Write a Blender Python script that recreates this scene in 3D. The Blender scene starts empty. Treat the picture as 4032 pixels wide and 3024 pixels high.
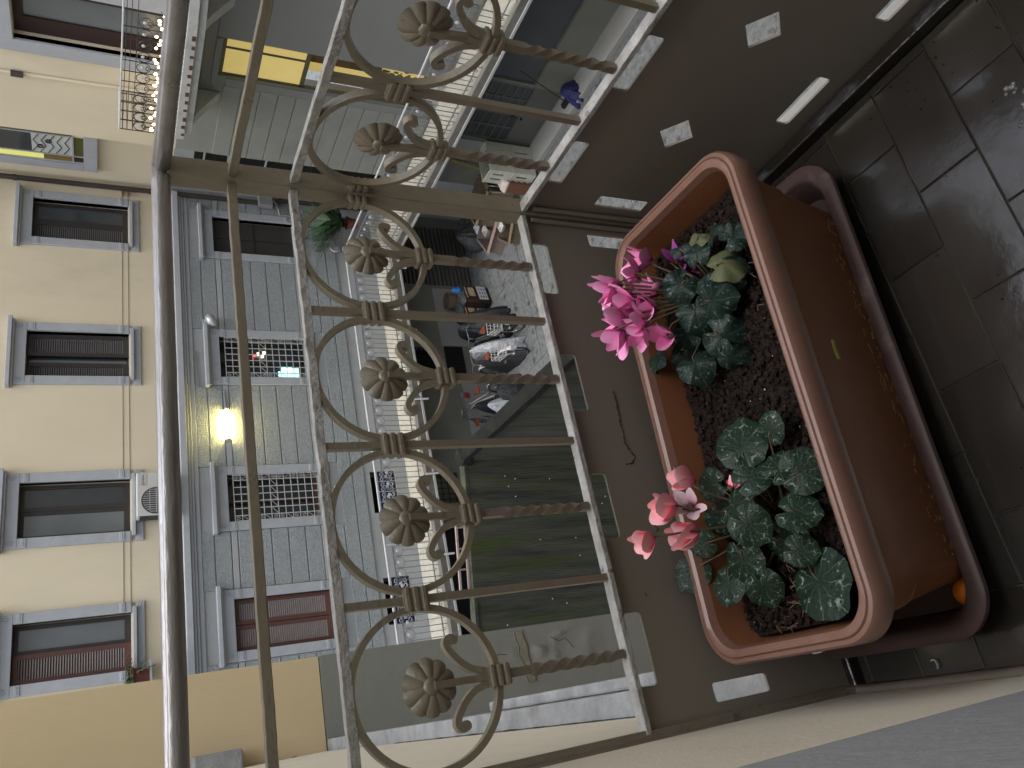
import bpy, bmesh, math, random
from mathutils import Vector, Matrix, noise
from mathutils.geometry import tessellate_polygon
random.seed(11)
S = bpy.context.scene
C = S.collection
PI = math.pi
# ------------------------------------------------------------------ camera
YAW, PITCH, ROLL = 0.459216, 0.470022, -0.0083614
fw = Vector((math.sin(YAW)*math.cos(PITCH), math.cos(YAW)*math.cos(PITCH), -math.sin(PITCH)))
rt = Vector((math.cos(YAW), -math.sin(YAW), 0.0))
dn = fw.cross(rt)
r2 = rt*math.cos(ROLL) + dn*math.sin(ROLL)
d2 = dn*math.cos(ROLL) - rt*math.sin(ROLL)
cam_data = bpy.data.cameras.new('camera')
cam = bpy.data.objects.new('camera', cam_data)
C.objects.link(cam)
m = Matrix.Identity(4)
for i in range(3):           # the phone was held on its side: image right is world down
    m[i][0] = d2[i]; m[i][1] = r2[i]; m[i][2] = -fw[i]
cam.matrix_world = m
cam_data.sensor_width = 36.0
cam_data.lens = 36.0*3201.66/4032.0
cam_data.clip_start = 0.02
cam_data.clip_end = 200.0
S.camera = cam
# ------------------------------------------------------------------ sky, sun, exposure
w = bpy.data.worlds.new('World'); S.world = w; w.use_nodes = True
nt = w.node_tree; nt.nodes.clear()
out = nt.nodes.new('ShaderNodeOutputWorld'); bg = nt.nodes.new('ShaderNodeBackground')
sky = nt.nodes.new('ShaderNodeTexSky'); sky.sky_type = 'NISHITA'; sky.sun_disc = False
sky.sun_elevation = math.radians(80); sky.sun_rotation = math.radians(225)
sky.air_density = 1.0; sky.dust_density = 4.0; sky.ozone_density = 1.0
hsv = nt.nodes.new('ShaderNodeHueSaturation'); hsv.inputs['Saturation'].default_value = 0.55
nt.links.new(sky.outputs[0], hsv.inputs['Color']); nt.links.new(hsv.outputs[0], bg.inputs['Color'])
bg.inputs['Strength'].default_value = 0.15
nt.links.new(bg.outputs[0], out.inputs['Surface'])
sun_data = bpy.data.lights.new('sun', 'SUN'); sun_data.energy = 0.68; sun_data.angle = math.radians(70)
sun_data.color = (0.87, 0.96, 1.05)
sun = bpy.data.objects.new('sun', sun_data); C.objects.link(sun)
sun.rotation_euler = Vector((-0.12, 0.26, -1.0)).to_track_quat('-Z', 'Y').to_euler()
S.view_settings.view_transform = 'Standard'; S.view_settings.look = 'None'
S.view_settings.exposure = 1.38; S.view_settings.gamma = 1.0; S.view_settings.use_curve_mapping = False
S.render.engine = 'CYCLES'
S.cycles.max_bounces = 8; S.cycles.diffuse_bounces = 5

# ------------------------------------------------------------------ helpers
def thing(name, label, cat, loc=(0, 0, 0), rotz=0.0, group=None):
    o = bpy.data.objects.new(name, None); C.objects.link(o)
    o.empty_display_size = 0.1
    o.location = loc; o.rotation_euler = (0, 0, rotz)
    o['label'] = label; o['category'] = cat
    if group: o['group'] = group
    return o

def tag(o, label=None, cat=None, group=None, kind=None):
    if label: o['label'] = label
    if cat: o['category'] = cat
    if group: o['group'] = group
    if kind: o['kind'] = kind
    return o

def inst(name, mesh, parent, loc=(0, 0, 0), rot=(0, 0, 0), scale=(1, 1, 1)):
    o = bpy.data.objects.new(name, mesh); C.objects.link(o)
    o.parent = parent; o.location = loc; o.rotation_euler = rot; o.scale = scale
    return o

def copy_tree(o, parent=None):
    c = o.copy(); C.objects.link(c)
    if parent is not None: c.parent = parent
    for ch in list(o.children): copy_tree(ch, c)
    return c

class MB:
    """collects shapes; build() links them as one mesh object"""
    def __init__(s, off=(0, 0, 0), tf=None):
        s.v = []; s.f = []; s.off = Vector(off); s.tf = tf; s.uv = {}
    def add(s, vs, fs):
        n = len(s.v)
        for p in vs:
            if s.tf: p = s.tf(*p)
            s.v.append(Vector(p) - s.off)
        for f in fs: s.f.append([i+n for i in f])
        return n
    def box(s, x0, x1, y0, y1, z0, z1):
        s.add([(x, y, z) for z in (z0, z1) for y in (y0, y1) for x in (x0, x1)],
              [(0, 1, 3, 2), (4, 6, 7, 5), (0, 4, 5, 1), (1, 5, 7, 3), (3, 7, 6, 2), (2, 6, 4, 0)])
    def obox(s, c, ax, ay, az, hx, hy, hz):
        c = Vector(c); vs = []
        for k in (-1, 1):
            for j in (-1, 1):
                for i in (-1, 1): vs.append(tuple(c + Vector(ax)*hx*i + Vector(ay)*hy*j + Vector(az)*hz*k))
        s.add(vs, [(0, 1, 3, 2), (4, 6, 7, 5), (0, 4, 5, 1), (1, 5, 7, 3), (3, 7, 6, 2), (2, 6, 4, 0)])
    def tube(s, pts, r, n=8, closed=False, caps=True):
        pts = [Vector(p) for p in pts]; m_ = len(pts)
        rs = r if isinstance(r, (list, tuple)) else [r]*m_
        ref = None; vs = []; fs = []
        for i, p in enumerate(pts):
            if closed: t = pts[(i+1) % m_] - pts[i-1]
            else: t = pts[min(i+1, m_-1)] - pts[max(i-1, 0)]
            t.normalize()
            if ref is None:
                ref = Vector((0, 0, 1)) if abs(t.z) < .9 else Vector((1, 0, 0))
            b = t.cross(ref); b.normalize(); a = b.cross(t); a.normalize(); ref = a
            for k in range(n):
                q = 2*PI*k/n
                vs.append(tuple(p + (a*math.cos(q) + b*math.sin(q))*rs[i]))
        for i in range(m_ if closed else m_-1):
            j = (i+1) % m_
            for k in range(n):
                l = (k+1) % n
                fs.append((i*n+k, i*n+l, j*n+l, j*n+k))
        if caps and not closed:
            fs.append(tuple(range(n))[::-1]); fs.append(tuple((m_-1)*n+k for k in range(n)))
        s.add(vs, fs)
    def cyl(s, p0, p1, r0, r1=None, n=12):
        s.tube([p0, p1], [r0, r0 if r1 is None else r1], n)
    def sweep(s, pts, sec, nrm=(0, 1, 0), twist=None, closed=False):
        pts = [Vector(p) for p in pts]; N0 = Vector(nrm); m_ = len(pts); k_ = len(sec); vs = []; fs = []
        for i, p in enumerate(pts):
            if closed: t = pts[(i+1) % m_] - pts[i-1]
            else: t = pts[min(i+1, m_-1)] - pts[max(i-1, 0)]
            t.normalize(); b = t.cross(N0); b.normalize(); nn = b.cross(t)
            a = twist[i] if twist else 0.0; ca, sa = math.cos(a), math.sin(a)
            for (u, q) in sec:
                uu = u*ca - q*sa; qq = u*sa + q*ca
                vs.append(tuple(p + b*uu + nn*qq))
        for i in range(m_ if closed else m_-1):
            j = (i+1) % m_
            for k in range(k_):
                l = (k+1) % k_
                fs.append((i*k_+k, i*k_+l, j*k_+l, j*k_+k))
        if not closed:
            fs.append(tuple(range(k_))[::-1]); fs.append(tuple((m_-1)*k_+k for k in range(k_)))
        s.add(vs, fs)
    def lathe(s, prof, c=(0, 0, 0), n=20, axis=2):
        vs = []; fs = []; k_ = len(prof)
        for i in range(n):
            a = 2*PI*i/n
            for (r, h) in prof:
                q = [r*math.cos(a), r*math.sin(a), h]
                if axis == 1: q = [q[0], q[2], q[1]]
                if axis == 0: q = [q[2], q[0], q[1]]
                vs.append((c[0]+q[0], c[1]+q[1], c[2]+q[2]))
        for i in range(n):
            j = (i+1) % n
            for k in range(k_-1): fs.append((i*k_+k, j*k_+k, j*k_+k+1, i*k_+k+1))
        s.add(vs, fs)
    def loft(s, rings, cap0=True, cap1=True):
        n = len(rings[0]); vs = [p for r in rings for p in r]; fs = []
        for i in range(len(rings)-1):
            for k in range(n):
                l = (k+1) % n
                fs.append((i*n+k, i*n+l, (i+1)*n+l, (i+1)*n+k))
        if cap0: fs.append(tuple(range(n))[::-1])
        if cap1: fs.append(tuple((len(rings)-1)*n+k for k in range(n)))
        s.add(vs, fs)
    def prism(s, poly, d0, d1, fn):
        """poly: 2D outline, fn(a, b, d) -> point"""
        n = len(poly)
        s.add([fn(a, b, d0) for a, b in poly] + [fn(a, b, d1) for a, b in poly],
              [tuple(range(n)), tuple(range(2*n-1, n-1, -1))] + [(i, (i+1) % n, n+(i+1) % n, n+i) for i in range(n)])
    def plate(s, outer, holes, d0, d1, fn):
        loops = [outer] + holes
        flat = [p for l in loops for p in l]
        tris = tessellate_polygon([[Vector((p[0], p[1], 0)) for p in l] for l in loops])
        n = len(flat)
        fs = [tuple(t) for t in tris] + [tuple(i+n for i in reversed(t)) for t in tris]
        b = 0
        for l in loops:
            k = len(l)
            for i in range(k): fs.append((b+i, b+(i+1) % k, n+b+(i+1) % k, n+b+i))
            b += k
        s.add([fn(a, c, d0) for a, c in flat] + [fn(a, c, d1) for a, c in flat], fs)
    def mesh(s, name, mat, smooth=False):
        me = bpy.data.meshes.new(name)
        me.from_pydata([tuple(p) for p in s.v], [], s.f)
        bm = bmesh.new(); bm.from_mesh(me)
        bmesh.ops.recalc_face_normals(bm, faces=bm.faces)
        bm.to_mesh(me); bm.free()
        if smooth:
            for p in me.polygons: p.use_smooth = True
            if smooth == 'auto':
                try: me.set_sharp_from_angle(angle=math.radians(38))
                except Exception: pass
        if mat: me.materials.append(mat)
        return me
    def build(s, name, mat, parent=None, smooth=False, bevel=0.0, seg=2, kind=None):
        o = bpy.data.objects.new(name, s.mesh(name, mat, smooth)); C.objects.link(o)
        if parent is not None: o.parent = parent
        if bevel:
            b = o.modifiers.new('bevel', 'BEVEL'); b.width = bevel; b.segments = seg; b.limit_method = 'ANGLE'
            b.angle_limit = math.radians(40)
        if kind: o['kind'] = kind
        return o

def at(parent, tf=None):
    """a builder in world coordinates for a part of an unrotated thing"""
    return MB(parent.location, tf)

# ------------------------------------------------------------------ materials
def M(name, c1, c2=None, scale=6.0, rough=0.7, bump=0.0, bscale=40.0, spec=0.35, metal=0.0, c3=None, s3=2.0, lo3=.55, hi3=.7,
      detail=6.0, coord='Object', emit=None, estr=0.0, trans=0.0, rvar=0.0, stretch=None, sss=0.0, lo=.3, hi=.7, coat=0.0):
    ma = bpy.data.materials.new(name); ma.use_nodes = True
    t = ma.node_tree; n = t.nodes; b = n['Principled BSDF']; L = t.links.new
    b.inputs['Roughness'].default_value = rough; b.inputs['Metallic'].default_value = metal
    b.inputs['Specular IOR Level'].default_value = spec
    if coat: b.inputs['Coat Weight'].default_value = coat; b.inputs['Coat Roughness'].default_value = .07
    if trans: b.inputs['Transmission Weight'].default_value = trans
    if emit:
        b.inputs['Emission Color'].default_value = (*emit, 1); b.inputs['Emission Strength'].default_value = estr
    if c2 is None and bump == 0:
        b.inputs['Base Color'].default_value = (*c1, 1); return ma
    if coord == 'World':
        src = n.new('ShaderNodeNewGeometry').outputs['Position']
    else:
        src = n.new('ShaderNodeTexCoord').outputs[coord]
    if stretch:
        mp = n.new('ShaderNodeMapping'); mp.inputs['Scale'].default_value = stretch
        L(src, mp.inputs['Vector']); src = mp.outputs[0]
    def nz(sc, det=detail):
        q = n.new('ShaderNodeTexNoise'); q.inputs['Scale'].default_value = sc; q.inputs['Detail'].default_value = det
        q.inputs['Roughness'].default_value = .6
        L(src, q.inputs['Vector']); return q.outputs['Fac']
    def ramp(fac, a, c):
        q = n.new('ShaderNodeMapRange'); q.inputs['From Min'].default_value = a; q.inputs['From Max'].default_value = c
        L(fac, q.inputs['Value']); return q.outputs['Result']
    def mix(fac, a, c):
        q = n.new('ShaderNodeMix'); q.data_type = 'RGBA'; L(fac, q.inputs['Factor'])
        for sck, v in ((q.inputs[6], a), (q.inputs[7], c)):
            if isinstance(v, tuple): sck.default_value = (*v, 1)
            else: L(v, sck)
        return q.outputs[2]
    col = mix(ramp(nz(scale), lo, hi), c1, c2 if c2 else c1)
    if c3: col = mix(ramp(nz(s3), lo3, hi3), col, c3)
    L(col, b.inputs['Base Color'])
    if rvar:
        q = n.new('ShaderNodeMapRange'); q.inputs['To Min'].default_value = max(rough-rvar, .03); q.inputs['To Max'].default_value = min(rough+rvar, 1)
        q.inputs['From Min'].default_value = .3; q.inputs['From Max'].default_value = .7
        L(nz(scale*.6), q.inputs['Value']); L(q.outputs[0], b.inputs['Roughness'])
    if bump:
        bp = n.new('ShaderNodeBump'); bp.inputs['Strength'].default_value = min(bump, 1.0); bp.inputs['Distance'].default_value = 1.2/bscale
        L(nz(bscale, 4), bp.inputs['Height']); L(bp.outputs[0], b.inputs['Normal'])
    return ma

cream = M('cream_render', (.62, .545, .40), (.575, .505, .365), 1.2, .9, .12, 60, .2, c3=(.49, .435, .33), s3=.7, lo3=.52, hi3=.78, coord='World', stretch=(1, 1, .4))
cream_near = M('cream_render_near', (.76, .70, .57), (.71, .65, .53), 3.0, .9, .15, 90, .2, c3=(.62, .56, .45), s3=1.4, lo3=.55, hi3=.8, coord='World', stretch=(1, 1, 3))
yellow = M('yellow_render', (.56, .45, .28), (.52, .415, .255), 1.5, .9, .10, 60, .2, c3=(.43, .345, .22), s3=1.4, lo3=.52, hi3=.8, coord='World', stretch=(1, 1, .35))
dado = M('grey_dado_paint', (.205, .208, .19), (.185, .188, .173), 4, .75, .12, 40, .3, coord='World')
peeling = M('exposed_plaster', (.25, .225, .175), (.17, .155, .125), 14, .9, .5, 40, .2, coord='World')
gstucco = M('rough_grey_stucco', (.32, .345, .35), (.23, .25, .255), 22, .6, 1.0, 38, .5, coord='World', detail=3)
gsmooth = M('smooth_grey_render', (.34, .35, .35), (.30, .31, .31), 2.5, .75, .08, 60, .3, coord='World', c3=(.255, .26, .26), s3=1.1, lo3=.55, hi3=.8)
gtrim = M('grey_stone_trim', (.36, .375, .395), (.32, .335, .35), 5, .7, .10, 70, .3, coord='World', c3=(.27, .28, .29), s3=2.2, lo3=.58, hi3=.8)
gdark = M('grey_green_basement', (.19, .19, .16), (.155, .155, .132), 1.5, .8, .1, 30, .3, coord='World')
glight = M('pale_basement_band', (.29, .29, .27), (.25, .25, .235), 2, .8, .1, 30, .3, coord='World')
wingpaint = M('wing_grey_render', (.24, .245, .22), (.20, .205, .185), 2.0, .8, .25, 40, .3, coord='World', c3=(.16, .165, .15), s3=.8, lo3=.55, hi3=.8)
wingsmooth = M('wing_smooth_panel', (.19, .195, .185), (.175, .18, .17), 1.5, .7, 0.05, 30, .3, coord='World')
white_st = M('white_worn_slab', (.42, .42, .40), (.34, .34, .325), 5, .8, .2, 40, .3, coord='World', c3=(.24, .23, .21), s3=2.2, lo3=.58, hi3=.75)
rust = M('rust_mark', (.12, .045, .03), (.07, .03, .02), 20, .9, .2, 60)
gallery_floor = M('cream_stone_paving', (.47, .45, .38), (.40, .385, .33), 6, .7, .2, 40, .3, coord='World', c3=(.34, .33, .29), s3=1.5, lo3=.55, hi3=.8)
concrete = M('courtyard_concrete', (.175, .183, .182), (.09, .096, .096), 9, .75, .4, 30, .3, coord='World', c3=(.04, .04, .036), s3=3.4, lo3=.56, hi3=.68, rvar=.15)
moss = M('mossy_wall', (.098, .098, .075), (.034, .036, .029), 2.6, .85, .5, 14, .2, coord='World', c3=(.060, .082, .022), s3=1.0, lo3=.52, hi3=.72, stretch=(3, 3, .28), rvar=.1)
kerbm = M('wet_parapet', (.016, .017, .0145), (.007, .0075, .0065), 6, .75, .5, 30, .2, coord='World', c3=(.16, .17, .155), s3=5, lo3=.68, hi3=.74)
ledgem = M('ledge_stone', (.33, .335, .34), (.20, .205, .205), 12, .85, .4, 70, .3, coord='World', c3=(.16, .16, .145), s3=5, lo3=.58, hi3=.75)
mossj = M('moss_joint', (.05, .055, .022), (.025, .025, .014), 40, .95, .6, 60)
iron = M('beige_railing_paint', (.185, .160, .118), (.150, .128, .092), 26, .36, .2, 160, .7, c3=(.12, .075, .045), s3=18, lo3=.66, hi3=.76, rvar=.1)
iron_top = M('weathered_handrail', (.33, .325, .33), (.21, .195, .18), 18, .33, .2, 140, .6, metal=.55, c3=(.10, .07, .05), s3=14, lo3=.62, hi3=.72, rvar=.1, stretch=(.25, 1, 1))
iron_worn = M('chipped_white_bar', (.42, .415, .41), (.21, .20, .18), 30, .5, .5, 120, .4, c3=(.10, .085, .07), s3=26, lo3=.63, hi3=.68)
sheet = M('dark_sheet_metal', (.20, .176, .147), (.185, .163, .136), 5, .5, .02, 40, .35, c3=(.14, .12, .098), s3=4, lo3=.58, hi3=.8)
tile_m = [M('brown_tile_%s' % k, a, b, 7, .20, .03, 60, .8, rvar=.13, coord='World', coat=.22) for k, a, b in (
    ('plain', (.026, .023, .019), (.019, .017, .014)), ('pale', (.030, .026, .022), (.022, .019, .016)), ('deep', (.023, .020, .017), (.018, .0155, .013)))]
grout = M('dark_grout', (.022, .019, .016), (.045, .040, .036), 5, .8, .2, 80, .2, coord='World', c3=(.15, .135, .12), s3=4, lo3=.60, hi3=.7)
string_m = M('brown_string_line', (.22, .18, .12), (.17, .14, .10), 5, .8)
terra = M('terracotta_plastic', (.235, .098, .046), (.195, .080, .037), 5, .5, .06, 90, .22, c3=(.30, .19, .105), s3=5, lo3=.62, hi3=.82, rvar=.1)
terra_rim = M('terracotta_rim', (.215, .118, .088), (.185, .098, .072), 7, .38, .05, 90, .45, c3=(.28, .18, .145), s3=6, lo3=.58, hi3=.78, rvar=.08)
tray_m = M('faded_red_tray', (.085, .052, .048), (.066, .040, .037), 6, .5, .08, 90, .4, c3=(.20, .155, .135), s3=9, lo3=.60, hi3=.74, rvar=.1)
soil_m = M('potting_soil', (.022, .014, .011), (.009, .006, .005), 70, .95, 1.0, 90, .15)
crumb_m = M('soil_crumb', (.034, .023, .018), (.011, .0075, .006), 60, .95, .5, 200, .15)
perlite = M('perlite', (.45, .42, .38), (.35, .32, .28), 40, .8)
dblack = M('dark_interior', (.006, .006, .006))
wood_dk = M('dark_brown_shutter', (.040, .034, .032), (.028, .024, .023), 20, .55, .1, 60, coord='World')
wood_rd = M('red_brown_shutter', (.105, .048, .036), (.080, .036, .028), 20, .55, .1, 60, coord='World')
slat_dk = M('grey_louvre', (.13, .12, .115), (.10, .092, .088), 20, .6, coord='World')
slat_rd = M('pale_brown_louvre', (.24, .20, .185), (.19, .155, .145), 20, .6, coord='World')
glass_dk = M('dark_window_glass', (.030, .034, .038), (.055, .060, .066), 1.2, .12, 0, 1, .6, coord='World')
glass_gr = M('grey_reflection_glass', (.15, .165, .17), (.11, .12, .125), 1.0, .15, 0, 1, .6, coord='World')  # grey of the reflection is painted into the glass colour
grille_m = M('white_grille', (.46, .46, .45), (.38, .38, .37), 10, .5)
blue_m = M('deep_blue_panel', (.012, .022, .10), (.009, .016, .075), 6, .5)
pipe_m = M('brown_downpipe', (.050, .040, .036), (.036, .029, .026), 8, .45, .1, 40)
grey_pipe = M('grey_pipe', (.22, .22, .22), (.18, .18, .18), 8, .5)
npipe = M('taupe_pipe', (.15, .12, .10), (.115, .092, .076), 14, .5, .2, 80, c3=(.09, .065, .05), s3=10, lo3=.6, hi3=.75)
gal_rail = M('galvanised_white_rail', (.52, .53, .54), (.42, .43, .44), 12, .4)
gal_bar = M('grey_rail_bar', (.20, .21, .23), (.16, .17, .185), 12, .5)
beam_m = M('gallery_edge_beam', (.16, .155, .14), (.09, .085, .08), 4, .7, .2, 30, coord='World')
ac_m = M('ivory_plastic', (.50, .49, .46), (.45, .44, .41), 4, .5)
dkgrey = M('dark_grey_plastic', (.06, .062, .065), (.05, .052, .055), 6, .5)
black_m = M('black_rubber', (.012, .012, .013), (.02, .02, .021), 30, .6)
chrome = M('chrome', (.62, .63, .65), (.5, .51, .53), 9, .22, metal=.9)
bike_w = M('white_bike_paint', (.55, .55, .52), (.48, .48, .46), 12, .35)
orange_m = M('orange_saddle', (.17, .045, .028), (.14, .038, .024), 9, .5)
silver_m = M('silver_cover', (.50, .52, .55), (.22, .235, .26), 5, .38, .6, 12, .5)
grey_cover = M('grey_cover', (.045, .045, .046), (.034, .034, .035), 6, .6, .4, 14)
dk_cover = M('dark_cover', (.018, .020, .023), (.012, .013, .016), 6, .55, .5, 14)
cardboard = M('cardboard', (.15, .11, .075), (.12, .088, .06), 6, .85, .1, 50)
card_pink = M('pale_cardboard', (.24, .18, .155), (.20, .15, .125), 6, .85, .1, 50)
crate_m = M('white_crate_plastic', (.50, .50, .43), (.43, .43, .37), 6, .5)
sack_b = M('brown_sack', (.040, .020, .014), (.030, .015, .011), 8, .4, .3, 30)
sack_w = M('white_label', (.50, .52, .56), (.42, .44, .48), 14, .6)
sack_y = M('cream_print', (.50, .42, .28), (.3, .2, .12), 30, .6, lo=.45, hi=.55)
bin_clear = M('clear_bag', (.10, .11, .105), (.04, .045, .045), 14, .3, .8, 20, .6)
blue_bag = M('blue_bag', (.025, .028, .13), (.018, .018, .075), 8, .4, .6, 20)
blue_cl = M('light_blue_cloth', (.04, .18, .50), (.03, .12, .36), 20, .6)
red_m = M('red_print', (.36, .05, .04), (.30, .04, .03), 20, .6)
plaid_b = M('brown_gingham', (.14, .065, .038), (.11, .05, .03), 20, .8)
plaid_w = M('white_gingham', (.52, .47, .42), (.46, .41, .37), 20, .8)
fern_m = M('fern_green', (.035, .085, .030), (.022, .055, .022), 8, .55)
fern_y = M('fern_yellow', (.10, .11, .025), (.06, .08, .02), 8, .55)
redpot = M('red_pot', (.13, .04, .028), (.10, .03, .022), 8, .5)
ladder_m = M('pink_white_ladder', (.42, .34, .31), (.34, .27, .25), 10, .6, c3=(.25, .13, .10), s3=6, lo3=.55, hi3=.7)
shutter_m = M('grey_roller_slat', (.115, .112, .10), (.09, .088, .08), 3, .6, coord='World')
door_bl = M('blue_grey_door', (.085, .092, .098), (.07, .076, .082), 2, .6, coord='World')
door_pl = M('pale_green_door', (.115, .118, .105), (.095, .098, .088), 2, .6, coord='World')
pane_m = M('door_pane', (.030, .034, .036), (.045, .05, .052), 2, .15, 0, 1, .6, coord='World')
mesh_bk = M('black_lattice', (.015, .014, .012))
lamp_m = M('fluorescent_tube_glow', (.9, .85, .5), emit=(1.0, .83, .28), estr=50.0)
bulb_m = M('warm_bulb', (.9, .7, .4), emit=(1.0, .72, .35), estr=7.0)
room_m = M('lit_yellow_room', (.55, .45, .20), (.48, .39, .16), 2.0, .9, emit=(.80, .60, .18), estr=.17, coord='World')
room_dk = M('brown_wardrobe', (.10, .055, .018), (.08, .042, .014), 4, .7)
screen_m = M('screen_glow', (.3, .6, .6), emit=(.45, .95, .95), estr=.8)
redled = M('red_led', (.5, .02, .02), emit=(1, .05, .04), estr=2.5)
white_lt = M('reading_light', (.8, .75, .6), emit=(1, .9, .65), estr=1.6)
amber_glass = M('amber_glass', (.22, .14, .045), (.18, .11, .035), 3, .3)
olive_glass = M('olive_glass', (.10, .105, .035), (.085, .09, .03), 3, .3)
lime_pane = M('lime_lit_glass', (.45, .45, .12), emit=(.75, .75, .22), estr=.22)
white_pane = M('glass_painted_reflection', (.55, .58, .55), (.45, .48, .46), 3, .3)  # pale base colour stands in for a bright reflection on the pane
red_glass = M('dark_red_glass', (.06, .022, .018), (.05, .018, .015), 3, .3)
silver_head = M('grey_lamp_housing', (.42, .43, .44), (.36, .37, .38), 6, .35, metal=.4)
droplet = M('white_droplet', (.55, .56, .58))

def leaf_material(name, dark, mid, silver, amount):
    ma = bpy.data.materials.new(name); ma.use_nodes = True
    t = ma.node_tree; n = t.nodes; b = n['Principled BSDF']; L = t.links.new
    b.inputs['Roughness'].default_value = .42; b.inputs['Specular IOR Level'].default_value = .22
    uv = n.new('ShaderNodeUVMap'); sp = n.new('ShaderNodeSeparateXYZ'); L(uv.outputs[0], sp.inputs[0])
    def mth(op, a, c=None):
        q = n.new('ShaderNodeMath'); q.operation = op
        for i, v in enumerate((a, c)):
            if v is None: continue
            if isinstance(v, (int, float)): q.inputs[i].default_value = v
            else: L(v, q.inputs[i])
        return q.outputs[0]
    r = sp.outputs[0]; th = sp.outputs[1]                  # radius, turn
    tc = n.new('ShaderNodeTexCoord')
    nz = n.new('ShaderNodeTexNoise'); nz.inputs['Scale'].default_value = 6; nz.inputs['Detail'].default_value = 4; L(tc.outputs['Object'], nz.inputs['Vector'])
    nb = n.new('ShaderNodeTexNoise'); nb.inputs['Scale'].default_value = 14; L(tc.outputs['Object'], nb.inputs['Vector'])
    wob = mth('MULTIPLY', mth('SUBTRACT', nz.outputs['Fac'], .5), .9)
    band = mth('SUBTRACT', 1.0, mth('MULTIPLY', mth('ABSOLUTE', mth('SUBTRACT', mth('ADD', r, mth('MULTIPLY', wob, .35)), .68)), 5.0))
    band = mth('MAXIMUM', band, 0.0)
    ns = n.new('ShaderNodeTexNoise'); ns.inputs['Scale'].default_value = 13.0; ns.inputs['Detail'].default_value = 3; L(tc.outputs['Object'], ns.inputs['Vector'])
    spots = mth('MINIMUM', mth('MAXIMUM', mth('MULTIPLY', mth('SUBTRACT', ns.outputs['Fac'], .585), 18.0), 0.0), 1.0)
    band = mth('MULTIPLY', band, spots)
    vein = mth('ABSOLUTE', mth('SUBTRACT', mth('FRACT', mth('ADD', mth('MULTIPLY', th, 9.0), mth('MULTIPLY', wob, .8))), .5))
    vein = mth('MULTIPLY', mth('LESS_THAN', vein, .022), mth('GREATER_THAN', r, .10))
    fac = mth('MINIMUM', mth('MAXIMUM', mth('MULTIPLY', band, amount), mth('MULTIPLY', vein, .42)), 1.0)
    def mix(f, a, c):
        q = n.new('ShaderNodeMix'); q.data_type = 'RGBA'; L(f, q.inputs['Factor'])
        for sck, v in ((q.inputs[6], a), (q.inputs[7], c)):
            if isinstance(v, tuple): sck.default_value = (*v, 1)
            else: L(v, sck)
        return q.outputs[2]
    L(mix(fac, mix(nz.outputs['Fac'], dark, mid), silver), b.inputs['Base Color'])
    bp = n.new('ShaderNodeBump'); bp.inputs['Strength'].default_value = .6; bp.inputs['Distance'].default_value = .002
    L(mth('ADD', nb.outputs['Fac'], mth('MULTIPLY', vein, -.12)), bp.inputs['Height']); L(bp.outputs[0], b.inputs['Normal'])
    return ma
leaf_a = leaf_material('cyclamen_leaf', (.0045, .0155, .0075), (.0095, .027, .0135), (.21, .265, .21), .9)
leaf_b = leaf_material('cyclamen_leaf_blue', (.0070, .0175, .013), (.014, .031, .024), (.19, .24, .215), .9)
leaf_under = M('leaf_underside', (.11, .125, .06), (.085, .10, .045), 40, .55, .3, 120)
stalk_m = M('leaf_stalk', (.10, .055, .035), (.06, .06, .03), 60, .5)

def petal_material(name, base, edge, nose):
    ma = bpy.data.materials.new(name); ma.use_nodes = True
    t = ma.node_tree; n = t.nodes; b = n['Principled BSDF']; L = t.links.new
    b.inputs['Roughness'].default_value = .5; b.inputs['Specular IOR Level'].default_value = .25
    b.inputs['Subsurface Weight'].default_value = .25; b.inputs['Subsurface Radius'].default_value = (.006, .003, .003)
    uv = n.new('ShaderNodeUVMap'); sp = n.new('ShaderNodeSeparateXYZ'); L(uv.outputs[0], sp.inputs[0])
    nz = n.new('ShaderNodeTexNoise'); nz.inputs['Scale'].default_value = 6; mp = n.new('ShaderNodeMapping'); mp.inputs['Scale'].default_value = (.6, 5, 1)
    L(uv.outputs[0], mp.inputs['Vector']); L(mp.outputs[0], nz.inputs['Vector'])
    cr = n.new('ShaderNodeValToRGB'); e = cr.color_ramp.elements
    e[0].position = 0.03; e[0].color = (*nose, 1); e[1].position = 1.0; e[1].color = (*edge, 1)
    q = cr.color_ramp.elements.new(.30); q.color = (*base, 1)
    ad = n.new('ShaderNodeMath'); ad.operation = 'MULTIPLY_ADD'; ad.inputs[1].default_value = .35; L(nz.outputs['Fac'], ad.inputs[0]); 
    sb = n.new('ShaderNodeMath'); sb.operation = 'SUBTRACT'; sb.inputs[1].default_value = .17; L(sp.outputs[0], sb.inputs[0]); L(sb.outputs[0], ad.inputs[2])
    L(ad.outputs[0], cr.inputs[0]); L(cr.outputs[0], b.inputs['Base Color'])
    return ma
petal_pink = petal_material('pink_petal', (.90, .27, .58), (.93, .42, .70), (.40, .03, .26))
petal_salm = petal_material('salmon_petal', (.92, .30, .38), (.95, .55, .58), (.66, .08, .19))
petal_pale = petal_material('pale_petal', (.62, .40, .46), (.70, .55, .58), (.22, .03, .10))
petal_purp = petal_material('faded_petal', (.26, .035, .22), (.36, .10, .34), (.10, .008, .06))

# ------------------------------------------------------------------ setting: courtyard ground
GZ = -8.55
g = MB(); g.box(-12, 30, -6, 34, GZ-.3, GZ-.012)
ground = g.build('courtyard_ground', concrete); tag(ground, kind='structure')
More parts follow.
